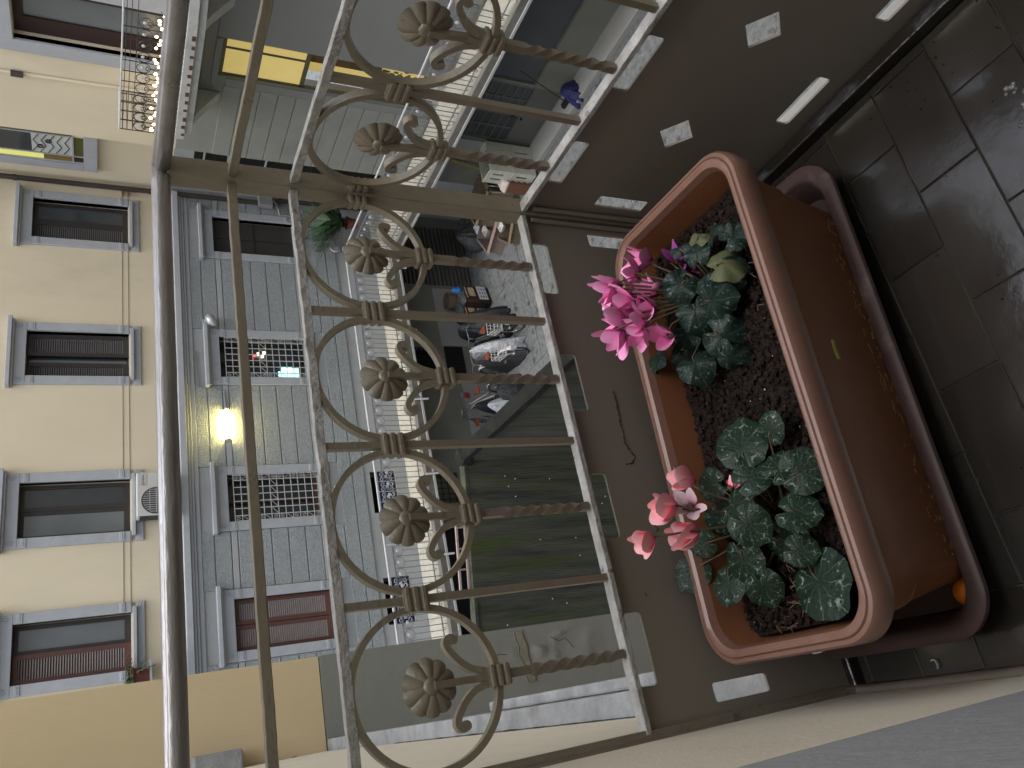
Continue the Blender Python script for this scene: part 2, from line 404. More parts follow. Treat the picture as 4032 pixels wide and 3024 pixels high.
# cast concrete slabs of the yard, joints between them
ys = [2.0, 4.6, 7.0, 9.4, 11.6, 13.55, 15.99]; xs = [4.6, 6.1, 7.35, 8.25, 9.7, 11.2]
for i in range(len(ys)-1):
    for j in range(len(xs)-1):
        s_ = MB(); x0, x1, y0, y1 = xs[j]+.006, xs[j+1]-.006, ys[i]+.006, ys[i+1]-.006
        s_.box(x0, x1, y0, y1, GZ-.05, GZ+random.uniform(-.002, .002))
        s_.build('concrete_slab', concrete, ground)
k = MB(); k.box(11.2, 11.745, -.4, 13.4, GZ-.05, GZ+.10)
k.build('kerb', glight, ground, bevel=.01)

# ------------------------------------------------------------------ facade opposite
FY = 16.0
def wf(u, d, v): return (u, FY+d, v)
fac = thing('apartment_facade', 'cream apartment front with grey ground storey across the courtyard', 'building', (6.5, FY, GZ))
def wall_cells(mb, u0, u1, v0, v1, holes, depth):
    us = sorted({u0, u1, *[min(max(h[i], u0), u1) for h in holes for i in (0, 1)]})
    vs = sorted({v0, v1, *[min(max(h[i], v0), v1) for h in holes for i in (2, 3)]})
    for a, b in zip(us, us[1:]):
        run = None
        for c, d in zip(vs, vs[1:]):
            cu, cv = (a+b)/2, (c+d)/2
            hole = any(h[0] < cu < h[1] and h[2] < cv < h[3] for h in holes)
            if hole:
                if run is not None: mb.box(a, b, 0, depth, run, c); run = None
            elif run is None: run = c
        if run is not None: mb.box(a, b, 0, depth, run, vs[-1])
UP = [(11.17, 12.16), (7.99, 8.97), (4.82, 5.84), (2.37, 3.35)]
LO = [(11.14, 12.1), (8.0, 8.96), (4.87, 5.83), (2.43, 3.38)]
ZU0, ZU1, ZL0, ZL1 = -.54, 1.25, -4.08, -2.27
upholes = [(a, b, ZU0, ZU1) for a, b in UP] + [(a, b, ZU0+3.6, ZU1+3.6) for a, b in UP] + [(a, b, ZU0+7.2, ZU1+7.2) for a, b in UP]
mb = at(fac, wf); wall_cells(mb, -2.0, 12.75, -1.52, 13.0, upholes, .35)
mb.build('cream_wall', cream, fac)
lohole = [(a, b, ZL0, ZL1) for a, b in LO] + [(4.86, 5.78, -5.73, -5.18), (2.55, 3.49, -5.75, -5.17)]
mb = at(fac, wf); wall_cells(mb, -2.0, 12.75, -6.0, -1.75, lohole, .35)
mb.build('grey_wall', gsmooth, fac)
mb = at(fac, wf); wall_cells(mb, -2.0, 12.75, GZ, -6.15, [(8.08, 8.9, -7.22, -6.58), (4.95, 5.72, -7.22, -6.5), (2.0, 4.55, GZ, -6.4), (10.6, 12.5, GZ, -6.6)], .35)
mb.build('basement_wall', gdark, fac)
mb = at(fac, wf); mb.box(-2.0, 12.7, .352, .5, GZ, 13.0)
mb.build('dark_rooms', dblack, fac)
mb = at(fac, wf)
for a, b in ((8.92, 10.55), (5.75, 8.06)): mb.box(a, b, -.02, 0, GZ, -7.72 if a < 8 else -7.38)
mb.build('pale_skirting', glight, fac)
# cornice in four courses
for (z0, z1, pr) in ((-1.545, -1.42, .16), (-1.60, -1.548, .11), (-1.655, -1.603, .075), (-1.75, -1.658, .035)):
    mb = at(fac, wf); mb.box(-2.0, 12.62, -pr, .2, z0, z1); mb.build('cornice', gtrim, fac, bevel=.012)
# string lines over the cream wall
for z in (-.42, -.535):
    cuts = sorted((a, b) for a, b in UP); x = -2.0
    for a, b in cuts + [(12.6, 12.6)]:
        mb = at(fac, wf); mb.box(x, a, -.008, 0, z-.004, z+.004)
        for q in (x-.001, a-.179):
            if 0 < q < 12.5: mb.box(q, q+.18, -.058, -.008, z-.004, z+.004)
        mb.build('string_line', string_m, fac); x = b
# roughcast courses of the ground storey
courses = [(-1.97, -1.755, gstucco), (-2.275, -1.99, gstucco), (-2.40, -2.295, gsmooth), (-2.705, -2.42, gstucco), (-3.03, -2.725, gstucco), (-3.36, -3.05, gstucco),
           (-3.69, -3.38, gstucco), (-4.015, -3.71, gstucco), (-4.12, -4.03, gsmooth), (-4.49, -4.14, gstucco), (-4.78, -4.51, gstucco), (-5.04, -4.80, gstucco)]
def spans(z0, z1):
    if z1 < -4.3 or z0 > -1.9: return [(-1.9, 12.6)]
    e = .19
    cuts = sorted((a-e, b+e) for a, b in LO); r = []; x = -1.9
    for a, b in cuts: r.append((x, a)); x = b
    r.append((x, 12.6)); return r
for z0, z1, ma in courses:
    for a, b in spans(z0, z1):
        mb = at(fac, wf); mb.box(a, b, -.03, 0, z0, z1)
        mb.build('stucco_course' if ma is gstucco else 'smooth_course', ma, fac, bevel=.006, seg=1)

def louvre(mb, u0, u1, v0, v1, d0, pitch=.04):
    n = int((v1-v0)/pitch)
    for i in range(n):
        v = v0 + (i+.5)*(v1-v0)/n
        mb.add([(u0, d0, v-.016), (u1, d0, v-.016), (u1, d0+.03, v+.012), (u0, d0+.03, v+.012),
                (u0, d0+.006, v-.016), (u1, d0+.006, v-.016), (u1, d0+.036, v+.012), (u0, d0+.036, v+.012)],
               [(0, 1, 2, 3), (4, 7, 6, 5), (0, 4, 5, 1), (2, 6, 7, 3), (0, 3, 7, 4), (1, 5, 6, 2)])
def leafframe(mb, u0, u1, v0, v1, d0, d1, st=.075):
    mb.box(u0, u0+st, d0, d1, v0, v1); mb.box(u1-st, u1, d0, d1, v0, v1)
    mb.box(u0+st, u1-st, d0+.002, d1-.002, v0, v0+st*1.5); mb.box(u0+st, u1-st, d0+.002, d1-.002, v1-st, v1)
def shutter(win, b, tf, u0, u1, v0, v1, fr, sl, d=.10):
    mb = MB(b.location, tf); leafframe(mb, u0, u1, v0, v1, d, d+.05)
    o = mb.build('shutter', fr, win)
    mb = MB(b.location, tf); louvre(mb, u0+.07, u1-.07, v0+.11, v1-.07, d+.006)
    mb.build('louvre_slats', sl, win, kind='stuff')
def casement(win, b, tf, u0, u1, v0, v1, fr, gl, d=.16, st=.07):
    mb = MB(b.location, tf); leafframe(mb, u0, u1, v0, v1, d, d+.05, st); mb.build('casement', fr, win)
    mb = MB(b.location, tf); mb.box(u0+st*.9, u1-st*.9, d+.02, d+.03, v0+st, v1-st*.9); mb.build('pane', gl, win)
def surround(b, tf, u0, u1, v0, v1, name='window'):
    """stone frame of one window; returns the window part"""
    J = .18
    mb = MB(b.location, tf)
    mb.box(u0-J, u0, -.05, .12, v0-.02, v1); mb.box(u1, u1+J, -.05, .12, v0-.02, v1)
    mb.box(u0-J, u1+J, -.052, .12, v1, v1+.235)
    for uc in (u0-J/2, u1+J/2):
        for q in (v0+.035, v0+.11, v1-.13):                     # jamb blocks with three beads
            mb.box(uc-J/2+.004, uc+J/2-.004, -.062, -.05, q-.012, q+.075) if q != v0+.035 else None
        for q in (v0+.145, v1-.095):
            for t in (-1, 0, 1): mb.box(uc+t*.045-.011, uc+t*.045+.011, -.075, -.06, q-.011, q+.011)
        for t in (-1, 0, 1):
            a0 = t*.035; mb.box(uc+a0-.008, uc+a0+.008, -.066, -.05, v1+.05+.02*abs(t), v1+.19-.03*abs(t))
    win = mb.build(name, gtrim, b, bevel=.006, seg=1)
    mb = MB(b.location, tf); mb.box(u0-J-.07, u1+J+.07, -.17, 0, v1+.237, v1+.315); mb.box(u0-J-.03, u1+J+.03, -.12, 0, v1+.20, v1+.236)
    mb.build('window_hood', gtrim, win, bevel=.01)
    mb = MB(b.location, tf); mb.box(u0-.09, u1+.09, -.12, .12, v0-.085, v0-.022); mb.build('sill', gtrim, win, bevel=.008)
    mb = MB(b.location, tf); mb.box(u0-J, u1+J, -.045, 0, v0-.215, v0-.087)
    for uc in (u0-J/2, u1+J/2, (u0+u1)/2):
        for t in (-1, 0, 1): mb.box(uc+t*.045-.01, uc+t*.045+.01, -.058, -.045, v0-.16, v0-.14)
    mb.build('apron', gtrim, win, bevel=.006, seg=1)
    return win
# upper windows, right to left
for k_, (a, b_) in enumerate(UP):
    w_ = surround(fac, wf, a, b_, ZU0, ZU1); mid = (a+b_)/2
    if k_ == 0:
        casement(w_, fac, wf, mid+.005, b_-.01, ZU0, ZU1-.01, wood_dk, glass_dk, .12); shutter(w_, fac, wf, a+.01, mid-.005, ZU0, ZU1-.01, wood_dk, slat_dk)
    elif k_ == 1:
        shutter(w_, fac, wf, mid+.01, b_-.01, ZU0, ZU1-.01, wood_dk, slat_dk)
        shutter(w_, fac, wf, a+.01, mid-.12, ZU0, ZU1-.01, wood_dk, slat_dk, .16); casement(w_, fac, wf, mid-.12, mid+.01, ZU0, ZU1-.01, wood_dk, glass_gr, .2, .03)
    elif k_ == 2:
        casement(w_, fac, wf, mid+.02, b_-.01, ZU0, ZU1-.01, wood_dk, glass_dk, .14); casement(w_, fac, wf, a+.01, mid+.02, ZU0, ZU1-.01, wood_dk, glass_gr, .15)
    else:
        casement(w_, fac, wf, mid+.0, b_-.01, ZU0, ZU1-.01, wood_dk, glass_gr, .14); shutter(w_, fac, wf, a+.01, mid-.0, ZU0, ZU1-.01, wood_rd, slat_rd)
for st in (3.6, 7.2):
    for a, b_ in UP:
        w_ = surround(fac, wf, a, b_, ZU0+st, ZU1+st); mid = (a+b_)/2
        casement(w_, fac, wf, mid, b_-.01, ZU0+st, ZU1+st-.01, wood_dk, glass_dk); casement(w_, fac, wf, a+.01, mid, ZU0+st, ZU1+st-.01, wood_dk, glass_dk)
# lower windows
def grille(win, a, b_, z0, z1):
    mb = at(fac, wf); W = b_-a
    n = 6
    us = [a+.01+.105+(W-.23)*i/(n-1) for i in range(n)]
    d0 = -.03
    for u in [a+.01, b_-.01] + us: mb.box(u-.008, u+.008, d0, d0+.014, z0+.01, z1-.11)
    nz_ = 12; zs = [z0+.02+(z1-.13-z0)*i/nz_ for i in range(nz_+1)]
    for z in zs: mb.box(a, b_, d0-.008, d0+.004, z-.007, z+.007)
    for i in range(nz_):                                    # scrolls and slashes down both edges
        zc = (zs[i]+zs[i+1])/2; hh = (zs[i+1]-zs[i])*.42
        for sgn, uc in ((1, a+.062), (-1, b_-.062)):
            if i % 3 == 1: mb.tube([(uc-.05*sgn, d0, zc-hh), (uc+.045*sgn, d0, zc+hh)], .005, 5)
            else: mb.tube([(uc+sgn*(.043-.0032*t)*math.cos(.75*t), d0, zc+(.046-.0034*t)*math.sin(.75*t)*(1 if i % 2 else -1)) for t in range(12)], .005, 5)
    i = 6
    for q in range(n-1): mb.tube([(us[q], d0, zs[i]), (us[q+1], d0, zs[i+1])], .005, 5)
    mb.build('window_grille', grille_m, win)
for k_, (a, b_) in enumerate(LO):
    w_ = surround(fac, wf, a, b_, ZL0, ZL1); mid = (a+b_)/2
    if k_ == 0:
        mb = at(fac, wf); mb.box(a, b_, .12, .14, ZL0, ZL1); mb.build('pane', M('brown_blind', (.045, .04, .034), (.038, .034, .03), 3, .5, coord='World'), w_)
        mb = at(fac, wf); mb.box(a, b_, .105, .12, -3.19, -3.175); mb.box(mid-.006, mid+.006, .105, .12, ZL0, ZL1); mb.build('glazing_bar', wood_dk, w_)
    elif k_ == 3:
        shutter(w_, fac, wf, mid+.006, b_-.005, ZL0, ZL1-.01, wood_rd, slat_rd, .06); shutter(w_, fac, wf, a+.005, mid-.006, ZL0, ZL1-.01, wood_rd, slat_rd, .06)
    else:
        grille(w_, a, b_, ZL0, ZL1)
        mb = at(fac, wf); mb.box(a, b_, .31, .33, ZL0, ZL1); mb.build('pane', glass_dk, w_)
        mb = at(fac, wf); mb.box(a, a+.05, .2, .25, ZL0, ZL1); mb.box(b_-.05, b_, .2, .25, ZL0, ZL1); mb.box(mid-.03, mid+.03, .2, .25, ZL0, ZL1)
        mb.box(a+.05, b_-.05, .2, .25, ZL0, ZL0+.06); mb.build('casement', wood_rd if k_ == 2 else wood_dk, w_)
        if k_ == 1:
            mb = at(fac, wf); mb.box(8.03, 8.30, .10, .12, -3.92, -3.60); mb.box(8.06, 8.22, .10, .12, -3.60, -3.48); mb.box(8.18, 8.34, .105, .12, -3.78, -3.55)
            mb.build('lit_screen', screen_m, w_)
            mb = at(fac, wf)
            for (u, v) in ((8.73, -3.12), (8.68, -3.20), (8.76, -3.24)): mb.box(u-.04, u+.03, .26, .28, v-.025, v+.03)
            mb.build('reading_lights', white_lt, w_)
            mb = at(fac, wf); mb.box(8.66, 8.71, .255, .27, -3.06, -3.01); mb.build('indicator_light', redled, w_)
# cellar windows with white scrollwork
for a, b_ in ((4.86, 5.78), (2.55, 3.49)):
    z0, z1 = -5.74, -5.175
    mb = at(fac, wf)
    for u in (a, b_-.02): mb.box(u, u+.02, .0, .1, z0, z1)
    mb.box(a+.02, b_-.02, 0, .1, z0, z0+.02)
    w_ = mb.build('cellar_window', wood_dk, fac)
    mb = at(fac, wf); mb.box(a+.02, b_-.02, .06, .08, z0+.02, z1-.16); mb.build('blue_panel', blue_m, w_)
    mb = at(fac, wf)
    for q in range(4):
        uc = a+.115+q*.23
        mb.box(uc-.112, uc-.102, .0, .02, z0, -5.32)
        for sz in (-1, 1):
            for su in (-1, 1):
                mb.tube([(uc+su*(.05-.03*t/9)*math.cos(.6*t)+su*.045, .01, -5.53+sz*.09+(.05-.035*t/9)*math.sin(.6*t)*sz) for t in range(10)], .008, 5)
        mb.box(uc-.03, uc+.03, -.004, .014, -5.56, -5.50)
    mb.box(a, b_, -.006, .012, -5.335, -5.318); mb.box(a, b_, -.006, .012, -5.74, -5.722)
    mb.build('scroll_grille', grille_m, w_)
# basement openings
def lattice_window(a, b_, z0, z1, nu, nv, back):
    mb = at(fac, wf)
    for u in (a, b_-.03): mb.box(u, u+.03, -.01, .12, z0, z1)
    mb.box(a+.03, b_-.03, -.01, .12, z0, z0+.03); mb.box(a+.03, b_-.03, -.01, .12, z1-.03, z1)
    w_ = mb.build('basement_window', gdark, fac)
    mb = at(fac, wf)
    for i in range(1, nu): u = a+(b_-a)*i/nu; mb.box(u-.008, u+.008, .02, .035, z0, z1)
    for i in range(1, nv): z = z0+(z1-z0)*i/nv; mb.box(a, b_, .015, .03, z-.008, z+.008)
    mb.build('window_grille', mesh_bk, w_)
    mb = at(fac, wf); mb.box(a+.03, b_-.03, .2, .22, z0, z1); mb.build('pane', back, w_)
lattice_window(8.08, 8.9, -7.22, -6.58, 7, 6, dblack)
lattice_window(4.95, 5.72, -7.22, -6.5, 6, 5, gdark)
mb = at(fac, wf)
for (a, b_, z0, z1) in ((8.08, 8.9, -7.9, -7.42),):
    mb.box(a, b_, -.012, 0, z0, z1)
w_ = mb.build('vent_grating', dblack, fac)
mb = at(fac, wf)
for i in range(9): u = 8.1+i*.0975; mb.box(u-.006, u+.006, -.03, -.012, -7.9, -7.42)
for i in range(6): z = -7.88+i*.09; mb.box(8.08, 8.9, -.026, -.014, z-.006, z+.006)
mb.build('grating_bars', mesh_bk, w_)
mb = at(fac, wf); mb.box(7.52, 7.66, -.03, -.02, -7.86, -7.72); mb.build('notice_plate', red_m, fac)
mb = at(fac, wf); mb.box(10.6, 10.64, -.02, .1, GZ, -6.6); mb.box(12.46, 12.5, -.02, .1, GZ, -6.6)
rs = mb.build('roller_door', gdark, fac)
n = 17
for i in range(n):
    z0 = GZ+.02+i*(1.92)/n; mb = at(fac, wf)
    mb.prism([(z0, .10), (z0+.02, .04), (z0+.075, .04), (z0+.095, .10)], 10.64, 12.46, lambda z, d, u: (u, d, z))
    mb.build('shutter_slat', shutter_m, rs)

# ------------------------------------------------------------------ things on the facade
lamp = thing('wall_lamp', 'glowing yellow fluorescent tube lamp on the grey wall between the grilled windows', 'lamp', (6.9, FY-.03, -2.33))
mb = at(lamp, wf); mb.tube([(6.58, -.09, -2.33), (6.60, -.09, -2.33), (7.2, -.09, -2.33), (7.22, -.09, -2.33)], [.026, .040, .040, .026], 12)
mb.build('tube_cover', lamp_m, lamp, smooth='auto')
mb = at(lamp, wf); mb.box(6.56, 7.24, -.045, -.032, -2.375, -2.285); mb.build('back_plate', ac_m, lamp)
for u in (6.565, 7.235):
    mb = at(lamp, wf); mb.cyl((u-.02, -.09, -2.33), (u+.02, -.09, -2.33), .055, n=12); mb.build('end_cap', ac_m, lamp)
cable = thing('lamp_cable', 'thin conduit from the cornice down to the glowing tube lamp', 'cable', (7.6, FY-.04, -2.0))
mb = at(cable, wf); mb.tube([(8.6, -.04, -1.78), (7.76, -.045, -1.82), (7.72, -.045, -1.98), (7.70, -.045, -2.06), (7.68, -.045, -2.31), (7.24, -.05, -2.33)], .011, 6)
mb.build('conduit', grey_pipe, cable)
spot = thing('security_lamp', 'silver egg shaped security lamp on a bracket beside a window hood', 'lamp', (9.3, FY-.03, -2.05))
mb = at(spot, wf); mb.box(9.24, 9.36, -.06, -.032, -2.06, -1.94); mb.cyl((9.3, -.06, -2.0), (9.3, -.2, -2.07), .02); mb.build('bracket', gtrim, spot)
mb = at(spot, wf); mb.tube([(9.36-.02*0, -.24, -2.02), (9.33, -.24, -2.04), (9.27, -.25, -2.08), (9.2, -.25, -2.12), (9.14, -.25, -2.16), (9.10, -.25, -2.18)], [.02, .075, .10, .095, .055, .01], 14)
mb.build('lamp_head', silver_head, spot, smooth=True)
ac = thing('air_conditioner', 'ivory outdoor air conditioner unit mounted under the dark upper window', 'air conditioner', (5.4, FY-.3, -1.25))
mb = at(ac, wf); mb.box(4.99, 5.83, -.38, -.08, -1.25, -.63); body = mb.build('casing', ac_m, ac, bevel=.02)
mb = at(ac, wf)
R_ = .235; cu, cv = 5.27, -.96
mb.lathe([(R_, -.388), (R_+.02, -.395), (R_+.02, -.378), (R_, -.378)], (cu, 0, cv), 28, 1)
mb.lathe([(0.001, -.384), (R_, -.384)], (cu, 0, cv), 28, 1); mb.build('fan_opening', dkgrey, ac)
mb = at(ac, wf)
for i in range(-5, 6):
    u = cu+i*.042; h = math.sqrt(max(R_*R_-(i*.042)**2, .0004)); mb.box(u-.004, u+.004, -.402, -.394, cv-h, cv+h)
for i in (-1, 0, 1): mb.box(cu-math.sqrt(R_*R_-(i*.11)**2), cu+math.sqrt(R_*R_-(i*.11)**2), -.398, -.392, cv+i*.11-.004, cv+i*.11+.004)
mb.build('fan_guard', ac_m, ac)
mb = at(ac, wf)
for i in range(26): mb.box(4.985, 4.99, -.36+i*.0105, -.355+i*.0105, -1.2, -.68)
mb.build('side_fins', dkgrey, ac)
mb = at(ac, wf); mb.box(5.56, 5.80, -.384, -.38, -.80, -.66); mb.build('name_panel', M('pale_panel', (.42, .41, .39)), ac)
def diamond(mb, u, v, s_): mb.add([(u, -.3865, v-s_), (u+s_*.6, -.3865, v), (u, -.3865, v+s_), (u-s_*.6, -.3865, v)], [(0, 1, 2, 3)])
mb = at(ac, wf); diamond(mb, 5.592, -.722, .016); diamond(mb, 5.581, -.752, .016); diamond(mb, 5.603, -.752, .016); mb.build('emblem', red_m, ac)
def letters(text, size, mat, parent, mw, name='lettering'):
    cu_ = bpy.data.curves.new(name, 'FONT'); cu_.body = text; cu_.size = size; cu_.extrude = .0008
    to = bpy.data.objects.new(name, cu_); C.objects.link(to)
    dg = bpy.context.evaluated_depsgraph_get(); me = bpy.data.meshes.new_from_object(to.evaluated_get(dg))
    bpy.data.objects.remove(to); me.materials.clear(); me.materials.append(mat)
    o = bpy.data.objects.new(name, me); C.objects.link(o); o.parent = parent; o.matrix_local = mw
    return o
letters('MITSUBISHI', .032, dkgrey, ac, Matrix.Translation(Vector((5.615, FY-.387, -.75))-ac.location) @ Matrix.Rotation(PI/2, 4, 'X'))
mb = at(ac, wf)
for u in (5.08, 5.74): mb.box(u-.02, u+.02, -.40, .0, -1.29, -1.252); mb.box(u-.02, u+.02, -.03, .0, -1.42, -1.29)
mb.build('support_brackets', grey_pipe, ac)

dp = thing('downpipe', 'dark brown rainwater downpipe in the corner right of the facade', 'pipe', (12.6, FY-.1, -4.0))
mb = at(dp); mb.tube([(12.58, 15.9, 13), (12.58, 15.9, -3.55), (12.60, 15.9, -3.7), (12.70, 15.88, -3.85), (12.70, 15.88, -6.0)], .055, 12); mb.build('pipe', pipe_m, dp, smooth='auto')
for z in (1.6, -1.0, -2.9):
    mb = at(dp); mb.cyl((12.58, 15.9, z-.03), (12.58, 15.9, z+.03), .065); mb.build('bracket', pipe_m, dp)
gp = thing('grey_waste_pipes', 'pale grey pipes boxed together beside the brown downpipe', 'pipe', (12.4, FY-.1, -4.0))
mb = at(gp); mb.tube([(12.72, 15.7, -1.8), (12.72, 15.7, -3.5), (12.55, 15.9, -3.75), (12.3, 15.92, -3.8), (12.3, 15.92, -4.15), (12.1, 15.92, -4.2)], .03, 8); mb.build('pipe', grey_pipe, gp, smooth='auto')
mb = at(gp); mb.box(12.4, 12.7, 15.72, 15.86, -3.62, -3.30); mb.build('junction_box', grey_pipe, gp, bevel=.01)
mir = thing('round_wall_fitting', 'round white rimmed fitting on the grey wall above the gallery', 'wall fitting', (11.52, FY-.04, -5.05))
mb = at(mir, wf); mb.lathe([(.0, -.05), (.10, -.05), (.13, -.07), (.135, -.035)], (11.52, 0, -5.05), 24, 1); mb.build('rim', gal_rail, mir, smooth=True)
mb = at(mir, wf); mb.lathe([(.0, -.072), (.105, -.068)], (11.52, 0, -5.05), 24, 1); mb.build('face', gstucco, mir)
mir2 = thing('round_wall_fitting', 'smaller round white fitting just right of the gallery handrail', 'wall fitting', (11.57, FY-.04, -5.33))
mb = at(mir2, wf); mb.lathe([(.0, -.07), (.07, -.07), (.09, -.05), (.09, -.035)], (11.5, 0, -5.30), 20, 1); mb.build('rim', gal_rail, mir2, smooth=True)

# ------------------------------------------------------------------ gallery walkway (L shaped)
GF = -6.0
gal = thing('gallery_walkway', 'raised cream paved gallery running round two sides of the courtyard', 'walkway', (6.5, 15.5, GF))
n = 17; x0 = -1.0
for i in range(n):
    a = x0+i*.70; mb = at(gal); mb.box(a+.004, a+.696, 15.0, 15.99, GF-.06, GF+random.uniform(-.002, .002)); mb.build('paving_slab', gallery_floor, gal)
for i in range(12):
    b0 = 15.0-(i+1)*.72; mb = at(gal); mb.box(10.8, 11.74, b0+.004, b0+.716, GF-.06, GF+random.uniform(-.002, .002)); mb.build('paving_slab', gallery_floor, gal)
mb = at(gal); mb.box(10.91, 12.7, 15.0, 15.99, GF-.061, GF-.003); mb.build('paving_slab', gallery_floor, gal)
mb = at(gal); mb.box(-1.2, 10.78, 14.99, 15.99, GF-.22, GF-.062); mb.box(10.782, 11.74, 6.0, 15.98, GF-.221, GF-.063); mb.build('slab', beam_m, gal)
mb = at(gal); mb.box(-1.2, 10.76, 14.962, 14.988, GF-.235, GF-.19); mb.box(10.755, 10.78, 6.0, 14.96, GF-.236, GF-.19); mb.build('edge_strip', white_st, gal)
for u in (1.9, 3.6, 5.3, 7.0, 8.7, 10.35):
    mb = at(gal); mb.cyl((u, 14.93, GF-.03), (u, 14.90, GF-.34), .022, n=8); mb.build('drain_spout', gal_rail, gal)
for y in (8.6, 10.0, 11.4, 12.9):
    mb = at(gal); mb.cyl((10.73, y, GF-.03), (10.70, y, GF-.34), .022, n=8); mb.build('drain_spout', gal_rail, gal)
gr = thing('gallery_railing', 'light galvanised railing with a row of rings along the gallery edge', 'railing', (10.8, 15.0, GF))
ZR = -4.97
mb = at(gr); mb.tube([(-1.0, 15.0, ZR), (10.8, 15.0, ZR), (10.8, 6.5, ZR)], .022, 8); mb.build('handrail', gal_rail, gr, smooth='auto')
mb = at(gr); mb.box(-1.0, 10.8, 14.992, 15.008, -5.125, -5.10); mb.box(10.792, 10.808, 6.5, 14.99, -5.126, -5.10); mb.build('upper_rail', gal_bar, gr)
mb = at(gr); mb.box(-1.0, 10.8, 14.990, 15.010, -5.905, -5.885); mb.box(10.79, 10.81, 6.5, 14.989, -5.906, -5.885); mb.build('lower_rail', gal_bar, gr)
mb = MB(); mb.box(-.007, .007, -.007, .007, GF, -5.12); bar_long = mb.mesh('baluster', gal_bar)
mb = MB(); mb.tube([(0, 0, -5.33), (0, 0, -5.86), (0, 0, -5.93), (.02, 0, -5.955), (.04, 0, -5.94), (.042, 0, -5.915)], .007, 5)
bar_hook = mb.mesh('hooked_baluster', gal_bar)
mb = MB(); mb.tube([(.095*math.cos(t*PI/9), 0, -5.225+.095*math.sin(t*PI/9)) for t in range(18)], .0075, 5, closed=True); ring_me = mb.mesh('ring', gal_bar)
mb = MB(); mb.lathe([(0, -.02), (.03, -.016), (.035, 0), (.028, .012), (0, .014)], (0, 0, -5.21), 10, 1); ros_me = mb.mesh('rosette', gal_rail)
def gal_unit(x, y, rz):
    l = Vector((x, y, 0))-Vector((gr.location.x, gr.location.y, GF)); 
    inst('ring', ring_me, gr, l, (0, 0, rz)); inst('rosette', ros_me, gr, l, (0, 0, rz)); inst('hooked_baluster', bar_hook, gr, l, (0, 0, rz))
    s = Vector((.115, 0, 0)); s.rotate(Matrix.Rotation(rz, 3, 'Z')); inst('baluster', bar_long, gr, l+s, (0, 0, rz))
for i in range(41): gal_unit(10.68-.23*i, 15.0, 0)
for i in range(30): gal_unit(10.8, 14.88-.23*i, -PI/2)
for (x, y) in ((10.8, 15.0), (7.35, 15.0), (3.9, 15.0), (10.8, 11.5)):
    mb = at(gr); mb.box(x-.018, x+.018, y-.018, y+.018, GF, ZR-.02); mb.build('post', gal_rail, gr)

def spray(b, n, L, ma, base, seed, droop=1.0, w_=.03):
    rnd = random.Random(seed)
    for i in range(n):
        a = rnd.uniform(0, 2*PI); l = L*rnd.uniform(.55, 1); up = rnd.uniform(.5, 1.1); rad = rnd.uniform(.3, 1)
        pts = []
        for t in range(7):
            s = t/6; pts.append(Vector(base)+Vector((math.cos(a)*l*rad*s, math.sin(a)*l*rad*s, l*up*(s-.55*droop*s*s*1.3))))
        for t in range(6):
            d = (pts[t+1]-pts[t]).normalized(); sd = d.cross(Vector((0, 0, 1))); sd.normalize()
            w0 = w_*(1-t/6.2)+.004; w1 = w_*(1-(t+1)/6.2)+.004
            b.add([tuple(pts[t]-sd*w0), tuple(pts[t]+sd*w0), tuple(pts[t+1]+sd*w1+Vector((0, 0, .01))), tuple(pts[t+1]-sd*w1+Vector((0, 0, .01)))], [(0, 1, 2, 3)])
            for sg in (-1, 1):      # pinnae
                q = pts[t]+sd*sg*w0*2.6+Vector((0, 0, -.012)); b.add([tuple(pts[t]), tuple(pts[t]+d*.03), tuple(q+d*.035)], [(0, 1, 2)])
fern = thing('potted_fern', 'arching green fern in a red pot hung on the gallery handrail corner', 'plant', (11.7, 15.2, -5.35))
mb = at(fern); mb.lathe([(0, -.2), (.10, -.2), (.145, .02), (.16, .02), (.16, .05), (.135, .05), (.13, 0), (0, 0)], (11.7, 15.2, -5.2), 16); mb.build('pot', redpot, fern, smooth='auto')
mb = at(fern); spray(mb, 95, 1.75, None, (11.7, 15.2, -5.1), 3, .62, .045); mb.build('fronds', fern_m, fern, kind='stuff')
mb = at(fern); spray(mb, 16, .7, None, (11.7, 15.2, -5.1), 8, .9, .03); mb.build('yellowing_fronds', fern_y, fern, kind='stuff')

# ------------------------------------------------------------------ right wing
WX = 11.75
def ww(u, d, v): return (WX+d, u, v)
wing = thing('right_wing', 'right hand wing with cream upper storey and grey grooved lower storeys', 'building', (WX, 8.0, GZ))
mb = at(wing, ww); wall_cells(mb, -.5, 13.45, -1.30, 15.0, [(8.7, 11.3, -1.15, 1.27)], .3); mb.build('cream_wall', cream, wing)
mb = at(wing, ww); wall_cells(mb, -.5, 13.45, -6.06, -1.30, [(10.50, 11.38, -6.0, -1.86)], .3); mb.build('grey_wall', wingpaint, wing)
mb = at(wing, ww); wall_cells(mb, -.5, 13.40, GZ, -6.225, [(10.28, 11.92, GZ+.1, -6.66), (8.0, 10.22, -7.75, -6.66)], .3); mb.build('basement_wall', gdark, wing)
